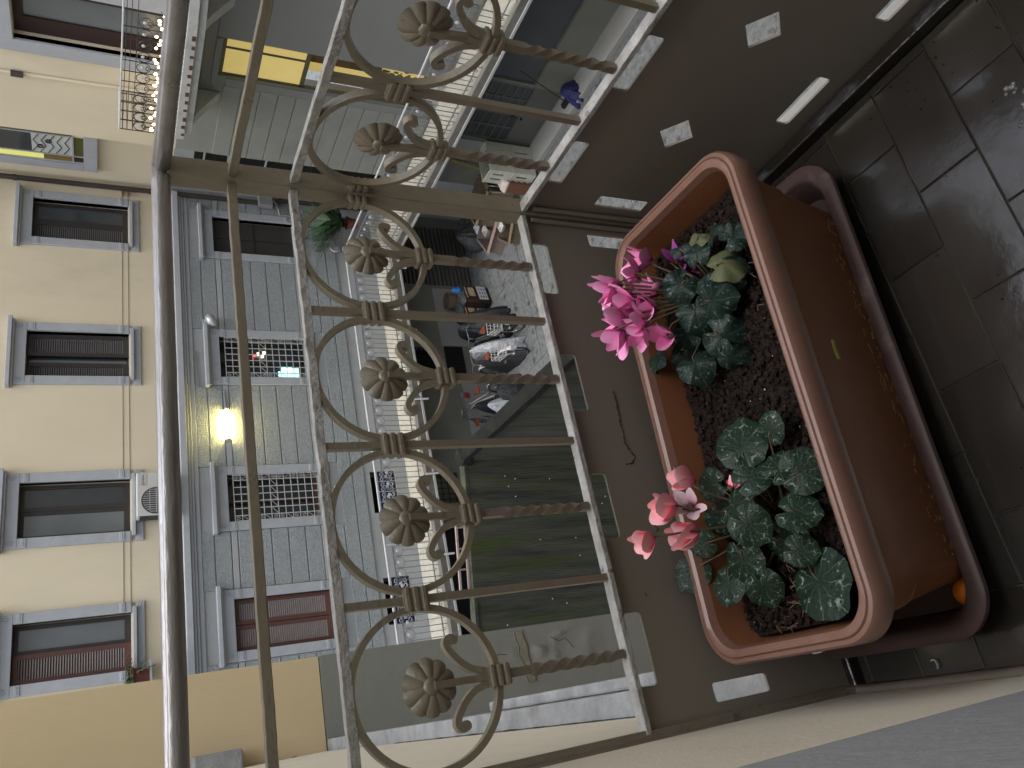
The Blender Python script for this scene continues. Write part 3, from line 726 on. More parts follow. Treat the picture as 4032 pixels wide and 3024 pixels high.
# return of the wing beyond its corner, with the recess behind it
mb = at(wing); mb.box(12.06, 12.95, 13.15, 13.449, GZ, 13.0); mb.box(12.75, 13.05, 13.45, 16.3, -1.4, 13.0); mb.build('recess_wall', cream, wing)
mb = at(wing); mb.box(12.752, 13.05, 13.452, 16.3, GZ, -1.402); mb.build('recess_grey_wall', gsmooth, wing)
mb = at(wing); mb.box(12.735, 12.751, 13.5, 15.3, -5.95, -1.8); mb.build('dark_recess_panel', dblack, wing)  # black panel on the wall, painting the darkness of the recess
mb = at(wing)
for z in (-2.0, -2.5, -3.3): mb.box(12.70, 12.72, 13.5, 15.3, z-.02, z+.02)
for y in (13.9, 14.4, 14.9): mb.box(12.69, 12.70, y-.02, y+.02, -3.6, -1.9)
mb.build('opening_rails', gtrim, wing)
# groove courses on the wing, left of the lit opening and right of the smooth panel
zz = [-1.98, -2.31, -2.64, -2.97, -3.30, -3.63, -3.96, -4.29, -4.62, -4.95, -5.28, -5.61, -5.98]
for i in range(len(zz)-1):
    for (a, b_) in ((11.58, 13.44), (-.4, 8.72)):
        mb = at(wing, ww); mb.box(a, b_, -.025, 0, zz[i+1]+.014, zz[i]); mb.build('render_course', wingpaint, wing, bevel=.005, seg=1)
mb = at(wing, ww); mb.box(8.74, 10.49, -.03, 0, -5.9, -1.75); mb.build('smooth_panel', wingsmooth, wing, bevel=.006)
mb = at(wing, ww); mb.box(11.39, 11.56, -.04, 0, -5.9, -2.0); mb.box(10.5, 11.56, -.041, 0, -1.85, -1.75); mb.build('plain_jamb', wingsmooth, wing)
# lit tall window
mb = at(wing, ww); mb.box(10.505, 11.375, .05, .10, -3.38, -3.30); mb.box(10.505, 11.375, .05, .10, -1.93, -1.87)
mb.box(10.505, 10.54, .05, .10, -5.98, -1.93); mb.box(11.34, 11.375, .05, .10, -5.98, -1.93)
lw = mb.build('lit_window', M('brass_frame', (.10, .085, .045), (.08, .07, .035), 6, .5), wing)
mb = at(wing, ww); mb.box(10.74, 10.775, .055, .095, -3.3, -1.93); mb.build('glazing_bar', M('brass_bar', (.09, .075, .04)), lw)
for (a, b_) in ((10.54, 10.74), (10.775, 11.34)):
    mb = at(wing, ww); mb.box(a, b_, .075, .08, -3.30, -1.93); mb.build('lit_pane', room_m, lw)
mb = at(wing, ww); mb.box(10.54, 11.34, .5, .52, -5.98, -3.38); mb.box(10.8, 11.34, .49, .498, -4.9, -3.4); mb.build('lit_room', room_m, lw)
mb = at(wing, ww); mb.box(10.54, 10.86, .2, .45, -4.75, -3.4); mb.build('wardrobe', room_dk, lw)
mb = at(wing, ww)
rnd = random.Random(5)
for i in range(70):
    u, v = rnd.uniform(10.56, 11.3), rnd.uniform(-5.9, -4.7)
    mb.box(u, u+rnd.uniform(.02, .05), .3, .31, v, v+rnd.uniform(.03, .10))
mb.build('indoor_plants', fern_y, lw, kind='stuff')
mb = at(wing, ww); mb.box(10.54, 10.6, .1, .13, -3.6, -3.48); mb.build('bright_ornament', white_lt, lw)
# tall doorway on the balcony above
dl = at(wing, ww)
for (a, b_, z0, z1) in ((8.45, 8.7, -1.15, 1.5), (11.3, 11.55, -1.15, 1.5), (8.7, 11.3, 1.272, 1.5)): dl.box(a, b_, -.05, .1, z0, z1)
door = dl.build('balcony_door', gtrim, wing, bevel=.008)
mb = at(wing, ww); mb.box(10.98, 11.29, .16, .24, -1.15, 1.26); mb.box(10.32, 10.46, .16, .24, -1.15, 1.26); mb.box(10.46, 10.98, .162, .24, 1.12, 1.26); mb.box(9.6, 9.78, .16, .24, -1.15, 1.26); mb.build('door_frame', M('maroon_frame', (.030, .016, .013)), door)
mb = at(wing, ww); mb.box(10.46, 10.98, .2, .21, -1.15, 1.12); mb.build('pane', glass_gr, door)
mb = at(wing, ww); mb.box(8.75, 9.6, .2, .21, -1.1, 1.2); mb.build('pane', glass_gr, door)
mb = at(wing, ww); mb.box(9.78, 10.32, .05, .12, -1.1, 1.24); mb.build('roller_blind', gtrim, door)
# recess window with coloured panes
def wr(u, d, v): return (12.75+d, u, v)
mb = at(wing, wr)
for (a, b_, z0, z1) in ((14.2, 14.42, .32, 2.2), (15.42, 15.62, .32, 2.2), (14.2, 15.62, .18, .32)): mb.box(a, b_, -.05, .05, z0, z1)
cw = mb.build('stained_window', gtrim, wing, bevel=.006)
mb = at(wing, wr); mb.box(14.3, 15.55, -.11, .0, .06, .178); mb.build('sill', gtrim, cw, bevel=.008)
mb = at(wing, wr)
for (a, b_, z0, z1) in ((14.42, 14.45, .32, 2.2), (15.39, 15.42, .32, 2.2), (14.62, 14.65, .52, 2.2), (15.20, 15.23, .32, 2.2), (14.45, 15.39, .50, .53)): mb.box(a, b_, -.02, .02, z0, z1)
mb.build('glazing_bars', gtrim, cw)
for nm, ma, (a, b_, z0, z1) in (('amber_pane', amber_glass, (15.23, 15.39, .53, 1.05)), ('lime_pane', lime_pane, (15.23, 15.39, 1.05, 2.2)), ('olive_pane', olive_glass, (14.65, 15.2, .32, .5)),
                                ('red_pane', red_glass, (15.23, 15.39, .32, .5)), ('olive_pane', olive_glass, (14.45, 14.62, .53, 2.2)), ('reflection_pane', white_pane, (14.65, 15.2, .53, 1.25)), ('dark_pane', glass_dk, (14.65, 15.2, 1.25, 2.2))):
    mb = at(wing, wr); mb.box(a, b_, -.004, .004, z0, z1); mb.build(nm, ma, cw)
mb = at(wing, wr)                                             # dark tubes stand in for a railing reflected in the pane
for i in range(5):
    z = .56+i*.14; mb.tube([(14.66, -.012, z), (14.85, -.012, z+.10), (15.0, -.012, z+.02), (15.19, -.012, z+.12)], .008, 5)
for (u, z) in ((14.85, .95), (15.02, 1.1)):
    for r_ in (.03, .055): mb.tube([(u+r_*math.cos(t*PI/5), -.014, z+r_*math.sin(t*PI/5)) for t in range(10)], .007, 5, closed=True)
mb.build('reflected_railing', mesh_bk, cw)
# glazed double door in the basement
mb = at(wing, ww)
mb.box(10.28, 10.33, 0, .1, GZ+.1, -6.66); mb.box(11.87, 11.92, 0, .1, GZ+.1, -6.66); mb.box(10.33, 11.87, 0, .1, -6.72, -6.66); mb.box(11.05, 11.12, .005, .1, GZ+.1, -6.72)
gd = mb.build('glazed_door', door_pl, wing)
for (a, b_) in ((11.12, 11.87), (10.33, 11.05)):
    mb = at(wing, ww); mb.box(a, b_, .03, .08, GZ+.1, -7.82)
    nv, nu = 6, 2
    for i in range(nv+1): z = -7.82+(1.10)*i/nv; mb.box(a, b_, .03, .07, z-.012, z+.012)
    for i in range(nu+1): u = a+(b_-a)*i/nu; mb.box(max(a, u-.018), min(b_, u+.018), .031, .069, -7.82, -6.72)
    mb.build('door_leaf', door_pl, gd)
    for i in range(nv):
        for j in range(nu):
            mb = at(wing, ww); u0 = a+(b_-a)*j/nu+.015; z0 = -7.82+1.1*i/nv+.01
            mb.box(u0, u0+(b_-a)/nu-.03, .045, .055, z0, z0+1.1/nv-.02); mb.build('pane', pane_m if (i+j) % 5 else glass_dk, gd)
mb = at(wing, ww); mb.cyl((11.18, -.02, -7.9), (11.18, .03, -7.9), .022); mb.box(11.1, 11.16, -.0, .03, -7.72, -7.6); mb.build('door_handle', black_m, gd)
mb = at(wing, ww); mb.box(8.0, 10.22, .06, .1, -7.75, -6.66); mb.build('closed_panel', door_bl, wing)
mb = at(wing, ww); mb.box(7.9, 10.25, -.02, 0, GZ+.1, -7.76); mb.build('pale_panel', gdark, wing, bevel=.008)
mb = at(wing, ww); mb.box(11.94, 12.34, -.05, 0, GZ+.1, -6.3); mb.build('pilaster', glight, wing)
mb = at(wing, ww); mb.box(12.36, 13.38, -.012, 0, GZ, -6.3); mb.build('green_panel', gdark, wing)
# upper balcony on the wing
ub = thing('upper_balcony', 'white balcony slab with rust marks projecting from the right wing', 'balcony', (11.3, 10.6, -1.3))
poly = [(10.8, 12.10), (11.745, 12.10), (11.745, 6.0), (11.15, 6.0), (11.1, 8.6), (10.8, 9.6)]
mb = at(ub); mb.prism(poly, -1.32, -1.17, lambda a, b_, d: (a, b_, d)); mb.build('slab', white_st, ub, bevel=.006)
mb = at(ub); mb.prism([(10.86, 12.0), (11.744, 12.0), (11.744, 6.0), (11.2, 6.0), (11.16, 8.6), (10.86, 9.6)], -1.44, -1.322, lambda a, b_, d: (a, b_, d)); mb.build('lower_moulding', white_st, ub, bevel=.006)
for i in range(12):
    y = 11.98-i*.20; mb = at(ub); mb.box(10.792, 10.801, y-.03, y+.02+.02*(i % 3), -1.31, -1.262+.01*(i % 2)); mb.build('rust_mark', rust, ub)
for y in (11.86, 9.7):
    mb = at(ub); mb.prism([(11.74, -1.445), (11.74, -1.95), (11.60, -1.85), (11.2, -1.56), (11.0, -1.445)], y-.1, y+.1, lambda a, b_, d: (a, d, b_)); mb.build('corbel', white_st, ub, bevel=.01)
ur = thing('upper_balcony_railing', 'thin dark railing with rings on the balcony hung with fairy lights', 'railing', (10.8, 10.5, -1.17))
mb = at(ur); mb.tube([(11.7, 12.07, -.28), (10.83, 12.07, -.28), (10.83, 9.6, -.28), (11.12, 8.6, -.28), (11.17, 6.1, -.28)], .014, 6); mb.build('handrail', gal_rail, ur)
for dz in (-.33, -.40, -.485):
    mb = at(ur); mb.tube([(11.7, 12.07, dz), (10.83, 12.07, dz), (10.83, 9.6, dz), (11.12, 8.6, dz)], .006, 5); mb.build('horizontal_wire', pipe_m, ur)
mb = MB(); mb.tube([(.10*math.cos(t*PI/9), 0, -.60+.10*math.sin(t*PI/9)) for t in range(18)], .007, 5, closed=True)
for sg in (-1, 1): mb.tube([(sg*(.05-.003*t)*math.cos(.6*t), 0, -.66+(.035-.002*t)*math.sin(.6*t)) for t in range(10)], .005, 5)
ur_ring = mb.mesh('ring', pipe_m)
mb = MB(); mb.box(-.006, .006, -.006, .006, -1.17, -.285); ur_bar = mb.mesh('baluster', pipe_m)
mb = MB(); mb.lathe([(0, -.014), (.028, -.01), (.03, 0), (0, .012)], (0, 0, -.58), 8, 1); ur_ros = mb.mesh('rosette', gal_rail)
mb = MB(); mb.box(-.006, .006, -.006, .006, -1.17, -.70); ur_low = mb.mesh('short_baluster', pipe_m)
ul = Vector(ur.location)
for i in range(11):
    p = Vector((10.83, 11.95-i*.225, 0))-Vector((ul.x, ul.y, ul.z))
    inst('ring', ur_ring, ur, p, (0, 0, PI/2)); inst('rosette', ur_ros, ur, p, (0, 0, PI/2)); inst('short_baluster', ur_low, ur, p)
    inst('baluster', ur_bar, ur, p+Vector((0, .1125, 0)))
for i in range(4):
    p = Vector((10.95+i*.2, 12.07, 0))-Vector((ul.x, ul.y, ul.z)); inst('ring', ur_ring, ur, p); inst('short_baluster', ur_low, ur, p); inst('baluster', ur_bar, ur, p+Vector((.1, 0, 0)))
fl = thing('fairy_lights', 'string of warm fairy lights along the upper balcony railing', 'string lights', (10.8, 10.5, -.75))
rnd = random.Random(2); pts = []
for i in range(34): pts.append((10.80+rnd.uniform(-.01, .03), 12.0-i*.078, -.775+.04*math.sin(i*1.9)+rnd.uniform(-.02, .02)))
mb = at(fl); mb.tube(pts, .004, 4); mb.build('wire', black_m, fl)
mb = MB(); mb.lathe([(0, -.03), (.016, -.022), (.02, 0), (.012, .016), (0, .018)], (0, 0, 0), 8); bulb = mb.mesh('bulb', bulb_m)
for i, p in enumerate(pts):
    if i % 5 != 3: inst('bulb', bulb, fl, Vector(p)+Vector((0, 0, -.02))-Vector(fl.location), (0, 0, 0), (1, 1, rnd.uniform(.8, 1.3)))
wl = thing('wall_pipe', 'thin cream conduit with a dark fitting running up the wing beside the balcony', 'pipe', (11.7, 12.05, 0))
mb = at(wl, ww); mb.tube([(12.02, -.03, -.9), (12.05, -.03, 1.2), (12.06, -.03, 4)], .03, 8); mb.build('pipe', cream, wl)
mb = at(wl, ww); mb.cyl((12.05, -.05, 1.18), (12.05, -.05, 1.36), .055); mb.build('fitting', pipe_m, wl)

# ------------------------------------------------------------------ left wing and our own building
lwg = thing('left_wing', 'yellow wing wall with a peeling grey dado on the left of the yard', 'building', (.2, 4.5, GZ))
PX = .605
mb = at(lwg); mb.box(-3.0, PX, 4.5, 9.0, -1.045, 10.0); mb.build('yellow_wall', yellow, lwg)
mb = at(lwg); mb.box(-3.0, PX+.002, 4.495, 9.002, GZ, -1.05); dw = mb.build('dado_wall', dado, lwg)
# blistered paint on the dado: a bulging skin with ragged relief
mb = at(lwg); N = 46; vs = []; fs = []
for j in range(N):
    for i in range(N):
        u = .17+.43*i/(N-1); v = -2.80+.85*j/(N-1)
        e = min(1, min(i, N-1-i, j, N-1-j)/6.0)
        q = noise.fractal(Vector((u*9, v*7, 3.1)), 1.0, 2.0, 4)
        r_ = noise.noise(Vector((u*4.5+2, v*3.1, .4)))
        a = max(0, 1-abs(u-.47)/.2)*max(0, 1-abs(v+2.42)/.42)
        hgt = max(0, q*.5+r_*.6+.15)*a*e*.075
        vs.append((u, 4.4945-.001-hgt, v))
for j in range(N-1):
    for i in range(N-1): fs.append((j*N+i, j*N+i+1, (j+1)*N+i+1, (j+1)*N+i))
mb.add(vs, fs); mb.build('blistered_paint', dado, lwg, smooth=True)
mb = at(lwg)
crack = [(.585, -2.228), (.55, -2.232), (.52, -2.234), (.49, -2.240), (.44, -2.240), (.40, -2.248), (.36, -2.250), (.33, -2.257), (.29, -2.258)]
top_ = [(u, v+.028+.005*math.sin(i*2.1)) for i, (u, v) in enumerate(crack)]; bot_ = [(u, v-.026+.006*math.sin(i*1.7)) for i, (u, v) in enumerate(crack)]
mb.prism(top_+bot_[::-1], 4.484, 4.4935, lambda a, b_, d: (a, d, b_)); mb.build('bare_plaster', peeling, lwg)
mb = at(lwg)
for ln in (top_, bot_): mb.tube([(u, 4.484, v) for u, v in ln], .0016, 5)
mb.tube([(.45, 4.492, -2.0), (.47, 4.492, -2.08), (.45, 4.492, -2.2)], .0015, 5); mb.tube([(.52, 4.46, -2.42), (.49, 4.46, -2.47), (.50, 4.46, -2.52), (.44, 4.46, -2.56)], .002, 5)
mb.build('paint_crack', mesh_bk, lwg)
mb = at(lwg); mb.box(-.1, .222, 4.36, 4.497, -.62, -.40); mb.build('stone_sill', ledgem, lwg, bevel=.01)

own = thing('own_building', 'cream wall of our own house along the left end of the balcony', 'building', (-.1, 1.0, GZ))
def wx(Y): return -.085+.05*Y
def wown(u, d, v): return (wx(u)-d, u, v)
mb = at(own, wown); mb.box(.60, 4.49, 0, .4, -1.03, 3.0); mb.build('cream_wall', cream_near, own)
mb = at(own, wown); mb.box(-.9, .598, -.0, .4, -1.04, 3.0); mb.build('grey_jamb', M('grey_jamb_paint', (.40, .41, .43), (.36, .37, .39), 6, .7, .1, 60, coord='World'), own)
mb = at(own, wown); mb.box(1.09, 4.49, .0, .4, GZ, -1.14); mb.build('lower_wall', cream_near, own)
mb = at(own, wown); mb.box(1.05, 4.49, -.055, .3, -1.135, -1.05); mb.build('stone_ledge', ledgem, own, bevel=.006)
mb = at(own, wown); mb.box(1.05, 2.46, -.085, -.056, -1.155, -1.075); mb.build('rough_ledge', ledgem, own, bevel=.006)
mb = at(own, wown)
mb.tube([(y, -.001, -1.0485+.0015*noise.noise(Vector((y*9, 1, 0)))) for y in [1.1+.035*i for i in range(66)]], [.0012+.0042*max(0, noise.noise(Vector((i*.37, 4, 2)))) for i in range(66)], 6)
mb.build('moss', mossj, own, kind='stuff')
mb = at(own); mb.tube([(.130+.006*math.sin(i*2.3), 4.485, -.45-.036*i) for i in range(16)], [.006+.004*math.sin(i*1.7) for i in range(16)], 6); mb.build('dark_seam', mesh_bk, own)
mb = at(own); mb.box(-.10, 12.0, -1.3, -.9, GZ, 3.0); mb.build('unseen_rear_wall', cream_near, own)  # unseen wall behind the camera, its height set for the light on the balcony
mb = at(own); mb.box(-.04, .884, -.899, 1.055, -1.30, -1.075); mb.build('balcony_slab', ledgem, own, bevel=.006)
vp = thing('vertical_pipe', 'thin taupe pipe running up the cream wall at the left railing end', 'pipe', (-.03, 1.0, -1.06))
mb = at(vp)
mb.tube([(-.030, 1.0, 2.0), (-.030, 1.0, -1.02), (-.031, .99, -1.043), (-.035, .96, -1.049), (-.052, .62, -1.049), (-.070, .25, -1.049)], .0085, 12); mb.build('pipe', npipe, vp, smooth='auto')
for z in (-.80, -.38):
    mb = at(vp); mb.cyl((-.030, 1.0, z-.004), (-.030, 1.0, z+.004), .0100); mb.build('joint', npipe, vp)

# ------------------------------------------------------------------ mossy outbuilding roof below
ob = thing('boundary_wall', 'tall mossy streaked yard wall with a wet coping between the pier and the bicycles', 'wall', (2.5, 10.0, GZ))
RZ = -5.0
def wall_skin(p, q, z0, z1, nx, nz_, name):
    p, q = Vector((*p, 0)), Vector((*q, 0)); t = (q-p).normalized(); nr = Vector((t.y, -t.x, 0)); vs = []; fs = []
    for j in range(nz_):
        for i in range(nx):
            v = p.lerp(q, i/(nx-1)); z = z0+(z1-z0)*j/(nz_-1); u = (v-p).length
            d = .030*noise.noise(Vector((u*.9, z*.5, 3)))+.012*noise.noise(Vector((u*7, z*1.1, 5)))
            vs.append((v.x+nr.x*d, v.y+nr.y*d, z))
    for j in range(nz_-1):
        for i in range(nx-1): fs.append((j*nx+i, j*nx+i+1, (j+1)*nx+i+1, (j+1)*nx+i))
    mb = at(ob); mb.add(vs, fs); mb.build(name, moss, ob, smooth=True)
wall_skin((.4, 11.72), (4.11, 10.777), GZ, RZ, 90, 60, 'far_face')
wall_skin((4.025, 10.95), (3.86, 4.5), GZ, RZ, 90, 60, 'side_face')
mb = at(ob); mb.prism([(.4, 11.77), (4.04, 10.85), (4.08, 11.02), (.44, 11.94)], GZ, RZ-.03, lambda a_, b_, d: (a_, b_, d)); mb.prism([(4.06, 10.84), (4.22, 10.86), (4.08, 4.5), (3.92, 4.5)], GZ, RZ-.03, lambda a_, b_, d: (a_, b_, d)); mb.build('wall_core', gdark, ob)
pr = []
for j in range(34):
    t = j/33; x = 3.83+.16*t; y = 4.5+6.25*t; q = .022*noise.noise(Vector((y*2.1, 0, 2)))
    pr.append([(x+q, y, RZ-.06), (x+.01+q, y, RZ+.03+q), (x+.06, y, RZ+.055+q*.7), (x+.20, y, RZ+.05-q*.5), (x+.245-q, y, RZ+.01), (x+.25, y, RZ-.10)])
mb = at(ob); mb.loft(pr); mb.build('coping', kerbm, ob, smooth='auto')
mb = at(ob); mb.lathe([(0, .075), (.11, .07), (.155, .03), (.16, -.12)], (4.10, 10.82, RZ), 14); mb.build('coping_end', kerbm, ob, smooth='auto')
pr = []
for j in range(24):
    t = j/23; p = Vector((.4, 11.72, 0)).lerp(Vector((3.98, 10.81, 0)), t); q = .008*noise.noise(Vector((t*14, 0, 2)))
    pr.append([(p.x, p.y-.012+q, RZ-.05), (p.x, p.y-.012+q, RZ), (p.x+.01, p.y+.17, RZ+q), (p.x+.01, p.y+.18, RZ-.05)])
mb = at(ob); mb.loft(pr); mb.build('top_edge', moss, ob)
rnd = random.Random(4)
mb = at(ob)
for i in range(26):
    u = rnd.uniform(.15, .98); p = Vector((.4, 11.72, 0)).lerp(Vector((4.02, 10.80, 0)), u); z = rnd.uniform(-8.0, -5.3)
    mb.lathe([(0, -.011), (.010, -.004), (.009, .004), (0, .010)], (p.x, p.y-.04, z), 6)
mb.build('white_drops', droplet, ob, kind='stuff')
lad = thing('ladder', 'pinkish white ladder lying on its side along the top of the mossy wall', 'ladder', (2.6, 11.3, RZ))
ends = ((3.10, 11.13), (2.14, 11.37))
for z in (RZ+.025, RZ+.165):
    mb = at(lad); mb.sweep([(*ends[0], z), (*ends[1], z-.0)], [(-.018, -.016), (.018, -.016), (.018, .016), (-.018, .016)], (0, 0, 1)); mb.build('rail', ladder_m, lad)
for t in (.03, .35, .66, .97):
    p = Vector((*ends[0], RZ+.025)).lerp(Vector((*ends[1], RZ+.025)), t)
    mb = at(lad); mb.cyl(p, p+Vector((0, 0, .14)), .014, n=8); mb.build('rung', ladder_m, lad)
fp = thing('flower_pot', 'square terracotta flower pot with trailing green weeds under the leftmost upper window', 'flower pot', (2.2, 15.7, -.8))
mb = at(fp)
mb.loft([[(2.2-h, 15.7-h, z), (2.2+h, 15.7-h, z), (2.2+h, 15.7+h, z), (2.2-h, 15.7+h, z)] for h, z in ((.10, -.80), (.13, -.56), (.15, -.56), (.15, -.50), (.13, -.50), (.12, -.54))]); mb.build('pot', redpot, fp, bevel=.008)
mb = at(fp); spray(mb, 34, .55, None, (2.2, 15.7, -.55), 12, 1.4, .016); spray(mb, 26, .4, None, (2.2, 15.7, -.62), 13, 2.4, .02); mb.build('weeds', fern_m, fp, kind='stuff')
fpl = thing('pot_shelf', 'small grey shelf holding the terracotta flower pot', 'shelf', (2.2, 15.75, -.83))
mb = at(fpl); mb.box(1.95, 2.45, 15.52, 15.95, -.83, -.802); mb.build('shelf_board', gtrim, fpl)

# ------------------------------------------------------------------ clutter in the yard
def bicycle(label, rear, heading, frame_ma, basket_ma, lean=.1):
    """authored with the rear wheel at the origin, front along +x"""
    o = thing('bicycle', label, 'bicycle', (rear[0], rear[1], GZ), heading, 'bicycles parked by the basement wall')
    def B(): return MB()
    R = .33
    for x in (0.0, 1.06):
        b = B(); b.tube([(x+R*math.cos(t*PI/14), 0, R+.01+R*math.sin(t*PI/14)) for t in range(28)], .019, 6, closed=True); wh = b.build('wheel', black_m, o, smooth=True)
        b = B(); b.tube([(x+(R-.025)*math.cos(t*PI/14), 0, R+.01+(R-.025)*math.sin(t*PI/14)) for t in range(28)], .010, 5, closed=True)
        b.cyl((x, -.04, R+.01), (x, .04, R+.01), .025); b.build('rim', chrome, wh, smooth=True)
        b = B()
        for t in range(16): b.cyl((x, .02*(-1)**t, R+.01), (x+(R-.03)*math.cos(t*PI/8), 0, R+.01+(R-.03)*math.sin(t*PI/8)), .002, n=3)
        b.build('spokes', chrome, wh)
        b = B(); b.sweep([(x+(R+.04)*math.cos(a), 0, R+.01+(R+.04)*math.sin(a)) for a in [PI*(.1+.75*k_/12) + (0 if x else .15) for k_ in range(13)]], [(-.004, -.03), (.004, -.024), (.004, .024), (-.004, .03)]); b.build('mudguard', frame_ma, o)
    b = B()
    for p, q, r_ in (((.42, 0, .30), (.30, 0, .80), .017), ((.42, 0, .30), (.86, 0, .72), .020), ((.36, 0, .55), (.85, 0, .80), .016), ((.42, 0, .30), (0, 0, .34), .012), ((.33, 0, .72), (0, 0, .34), .010), ((.84, 0, .90), (1.06, 0, .34), .014)):
        b.cyl(p, q, r_, n=8)
    b.build('frame', frame_ma, o)
    b = B(); b.tube([(.66, -.27, 1.02), (.80, -.24, 1.04), (.84, -.1, 1.0), (.84, 0, .98), (.84, .1, 1.0), (.80, .24, 1.04), (.66, .27, 1.02)], .012, 7); b.cyl((.84, 0, .88), (.84, 0, .99), .014); b.build('handlebar', chrome, o)
    b = B(); b.loft([[(.30+dx*1.0+sx*w_*0, sy*w_, z) for (sx, sy, z) in ((0, -1, .86), (0, -1, .90), (0, 1, .90), (0, 1, .86))] for dx, w_ in ((-.14, .05), (-.10, .10), (.0, .075), (.07, .03), (.14, .022))]); b.build('saddle', orange_m, o, bevel=.012)
    b = B()
    bx0, bx1 = -.22, .14
    for z in (.66, .75, .84):
        b.tube([(bx0, -.15, z), (bx1, -.15, z), (bx1, .15, z), (bx0, .15, z)], .008, 5, closed=True)
    for i in range(6):
        x = bx0+(bx1-bx0)*i/5
        for y in (-.15, .15): b.cyl((x, y, .64), (x, y, .84), .006, n=4)
        b.cyl((x, -.15, .64), (x, .15, .64), .005, n=4)
    for i in range(5):
        y = -.15+.3*i/4
        for x in (bx0, bx1): b.cyl((x, y, .64), (x, y, .84), .006, n=4)
    b.build('basket', basket_ma, o)
    b = B(); b.cyl((.42, -.07, .30), (.42, .07, .30), .03); b.cyl((.42, -.06, .30), (.52, -.06, .18), .01); b.cyl((.42, .06, .30), (.32, .06, .42), .01); b.box(.48, .56, -.13, -.07, .165, .19); b.box(.28, .36, .07, .13, .41, .435); b.build('crank', chrome, o)
    b = B(); b.box(-.35, -.28, -.05, .05, .50, .60); b.build('rear_plate', bike_w, o)
    return o
bicycle('white bicycle with an orange saddle and white basket beside the silver cover', (7.74, 14.1), math.radians(82), bike_w, bike_w)
bicycle('dark bicycle with an orange saddle between the black covers and the silver one', (8.36, 14.05), math.radians(80), dkgrey, bike_w)
bicycle('white framed bicycle against the wall left of the silver draped one', (7.35, 14.9), math.radians(95), bike_w, dkgrey)
bicycle('chrome handled bicycle half hidden behind the parapet furthest left', (6.55, 15.25), math.radians(60), dkgrey, dkgrey)
def cover(name, label, c, size, rz, ma, seed, cat='cover', amp=.22, top=.5):
    o = thing(name, label, cat, (c[0], c[1], GZ), rz)
    N = 36; L_ = 20; rings = []
    for j in range(L_+1):
        s = j/L_; z = size[2]*s
        rr = []
        for i in range(N):
            a = 2*PI*i/N
            k_ = (1-s**2.4)**.6*(1-top*.5*s) + .02
            f_ = 1+amp*noise.noise(Vector((math.cos(a)*2.6+seed, math.sin(a)*2.6, s*1.5)))+.10*noise.noise(Vector((math.cos(a)*7+seed, math.sin(a)*7, s*2.5)))
            ridge = .05*math.sin(a*9+seed+2*s)*(1-s)
            x = size[0]*k_*(f_+ridge)*math.copysign(abs(math.cos(a))**.8, math.cos(a)); y = size[1]*k_*(f_+ridge)*math.copysign(abs(math.sin(a))**.8, math.sin(a))
            rr.append((x, y, z*(1+.16*noise.noise(Vector((x*2.5+seed, y*2.5, 1))))))
        rings.append(rr)
    b = MB(); b.loft(rings); b.build('fabric', ma, o, smooth=True)
    return o
cover('bike_cover', 'crumpled silver grey cover draped over a bicycle in the row', (8.13, 14.75), (.75, .24, 1.08), math.radians(80), silver_m, 2.0)
cover('bike_cover', 'plain grey cover hanging beside the crumpled silver one', (7.88, 14.72), (.62, .16, .92), math.radians(82), grey_cover, 5.3, amp=.1)
cover('bike_cover', 'tall dark cover over a bicycle right of the silver cover', (8.85, 15.05), (.78, .30, 1.10), math.radians(78), dk_cover, 7.7)
cover('bike_cover', 'black cover slumped on the concrete behind the brown sacks', (9.22, 15.2), (.75, .22, .98), math.radians(76), dk_cover, 11.2)
cover('rubbish_bag', 'black rubbish bag lying against the parapet foot', (7.15, 14.75), (.42, .26, .62), .3, dk_cover, 14.5, 'bag')
cover('bag', 'torn silver foil bag on the bicycles behind the parapet', (6.86, 14.95), (.26, .2, .82), .6, silver_m, 17.1, 'bag', amp=.5)
cover('bag', 'small black bag hooked on a handlebar by the wall', (7.0, 15.25), (.2, .18, .98), .2, dk_cover, 19.4, 'bag', amp=.4)
cover('rubbish_bag', 'clear rubbish bag full of bottles in the dark corner', (11.62, 15.15), (.36, .30, .62), .4, bin_clear, 23.0, 'bag', amp=.4)
cover('rubbish_bag', 'small pale rubbish bag behind the clear bag in the corner', (12.05, 15.5), (.24, .22, .42), 1.1, bin_clear, 27.0, 'bag', amp=.4)
cover('shopping_bag', 'bright blue bag on the kerb under the blue grey doors', (11.42, 9.95), (.26, .20, .40), .3, blue_bag, 31.0, 'bag', amp=.45)
def sack(label, x, y, z0, rz):
    o = thing('soil_sack', label, 'sack', (x, y, z0), rz, 'printed sacks by the roller door')
    W, D, H = .27, .14, .74
    def ring(z, k_=1.0, c=.05):
        w_, d_ = W*k_, D*k_
        return [(-w_+c, -d_, z), (w_-c, -d_, z), (w_, -d_+c, z), (w_, d_-c, z), (w_-c, d_, z), (-w_+c, d_, z), (-w_, d_-c, z), (-w_, -d_+c, z)]
    b = MB(); b.loft([ring(0, .86), ring(.05), ring(.36, 1.05), ring(.62), ring(H, .80)]); b.build('sack_body', sack_b, o, smooth='auto')
    b = MB(); b.box(-.22, .22, -.158, -.153, .10, .34); b.build('label_panel', sack_w, o)
    b = MB()
    for r_ in range(3):
        for q in range(3): b.box(-.16+.125*q, -.10+.125*q, -.162, -.1585, .14+.065*r_, .165+.065*r_)
    b.build('printed_marks', dkgrey, o)
    b = MB(); b.box(-.12, .16, -.16, -.152, .42, .58); b.box(-.18, .18, -.157, -.150, .63, .66); b.build('print', sack_y, o)
    b = MB(); b.loft([ring(.66, .9), ring(.70, 1.02), ring(.80, .7, .04)]); b.build('folded_top', bin_clear, o, smooth='auto')
    return o
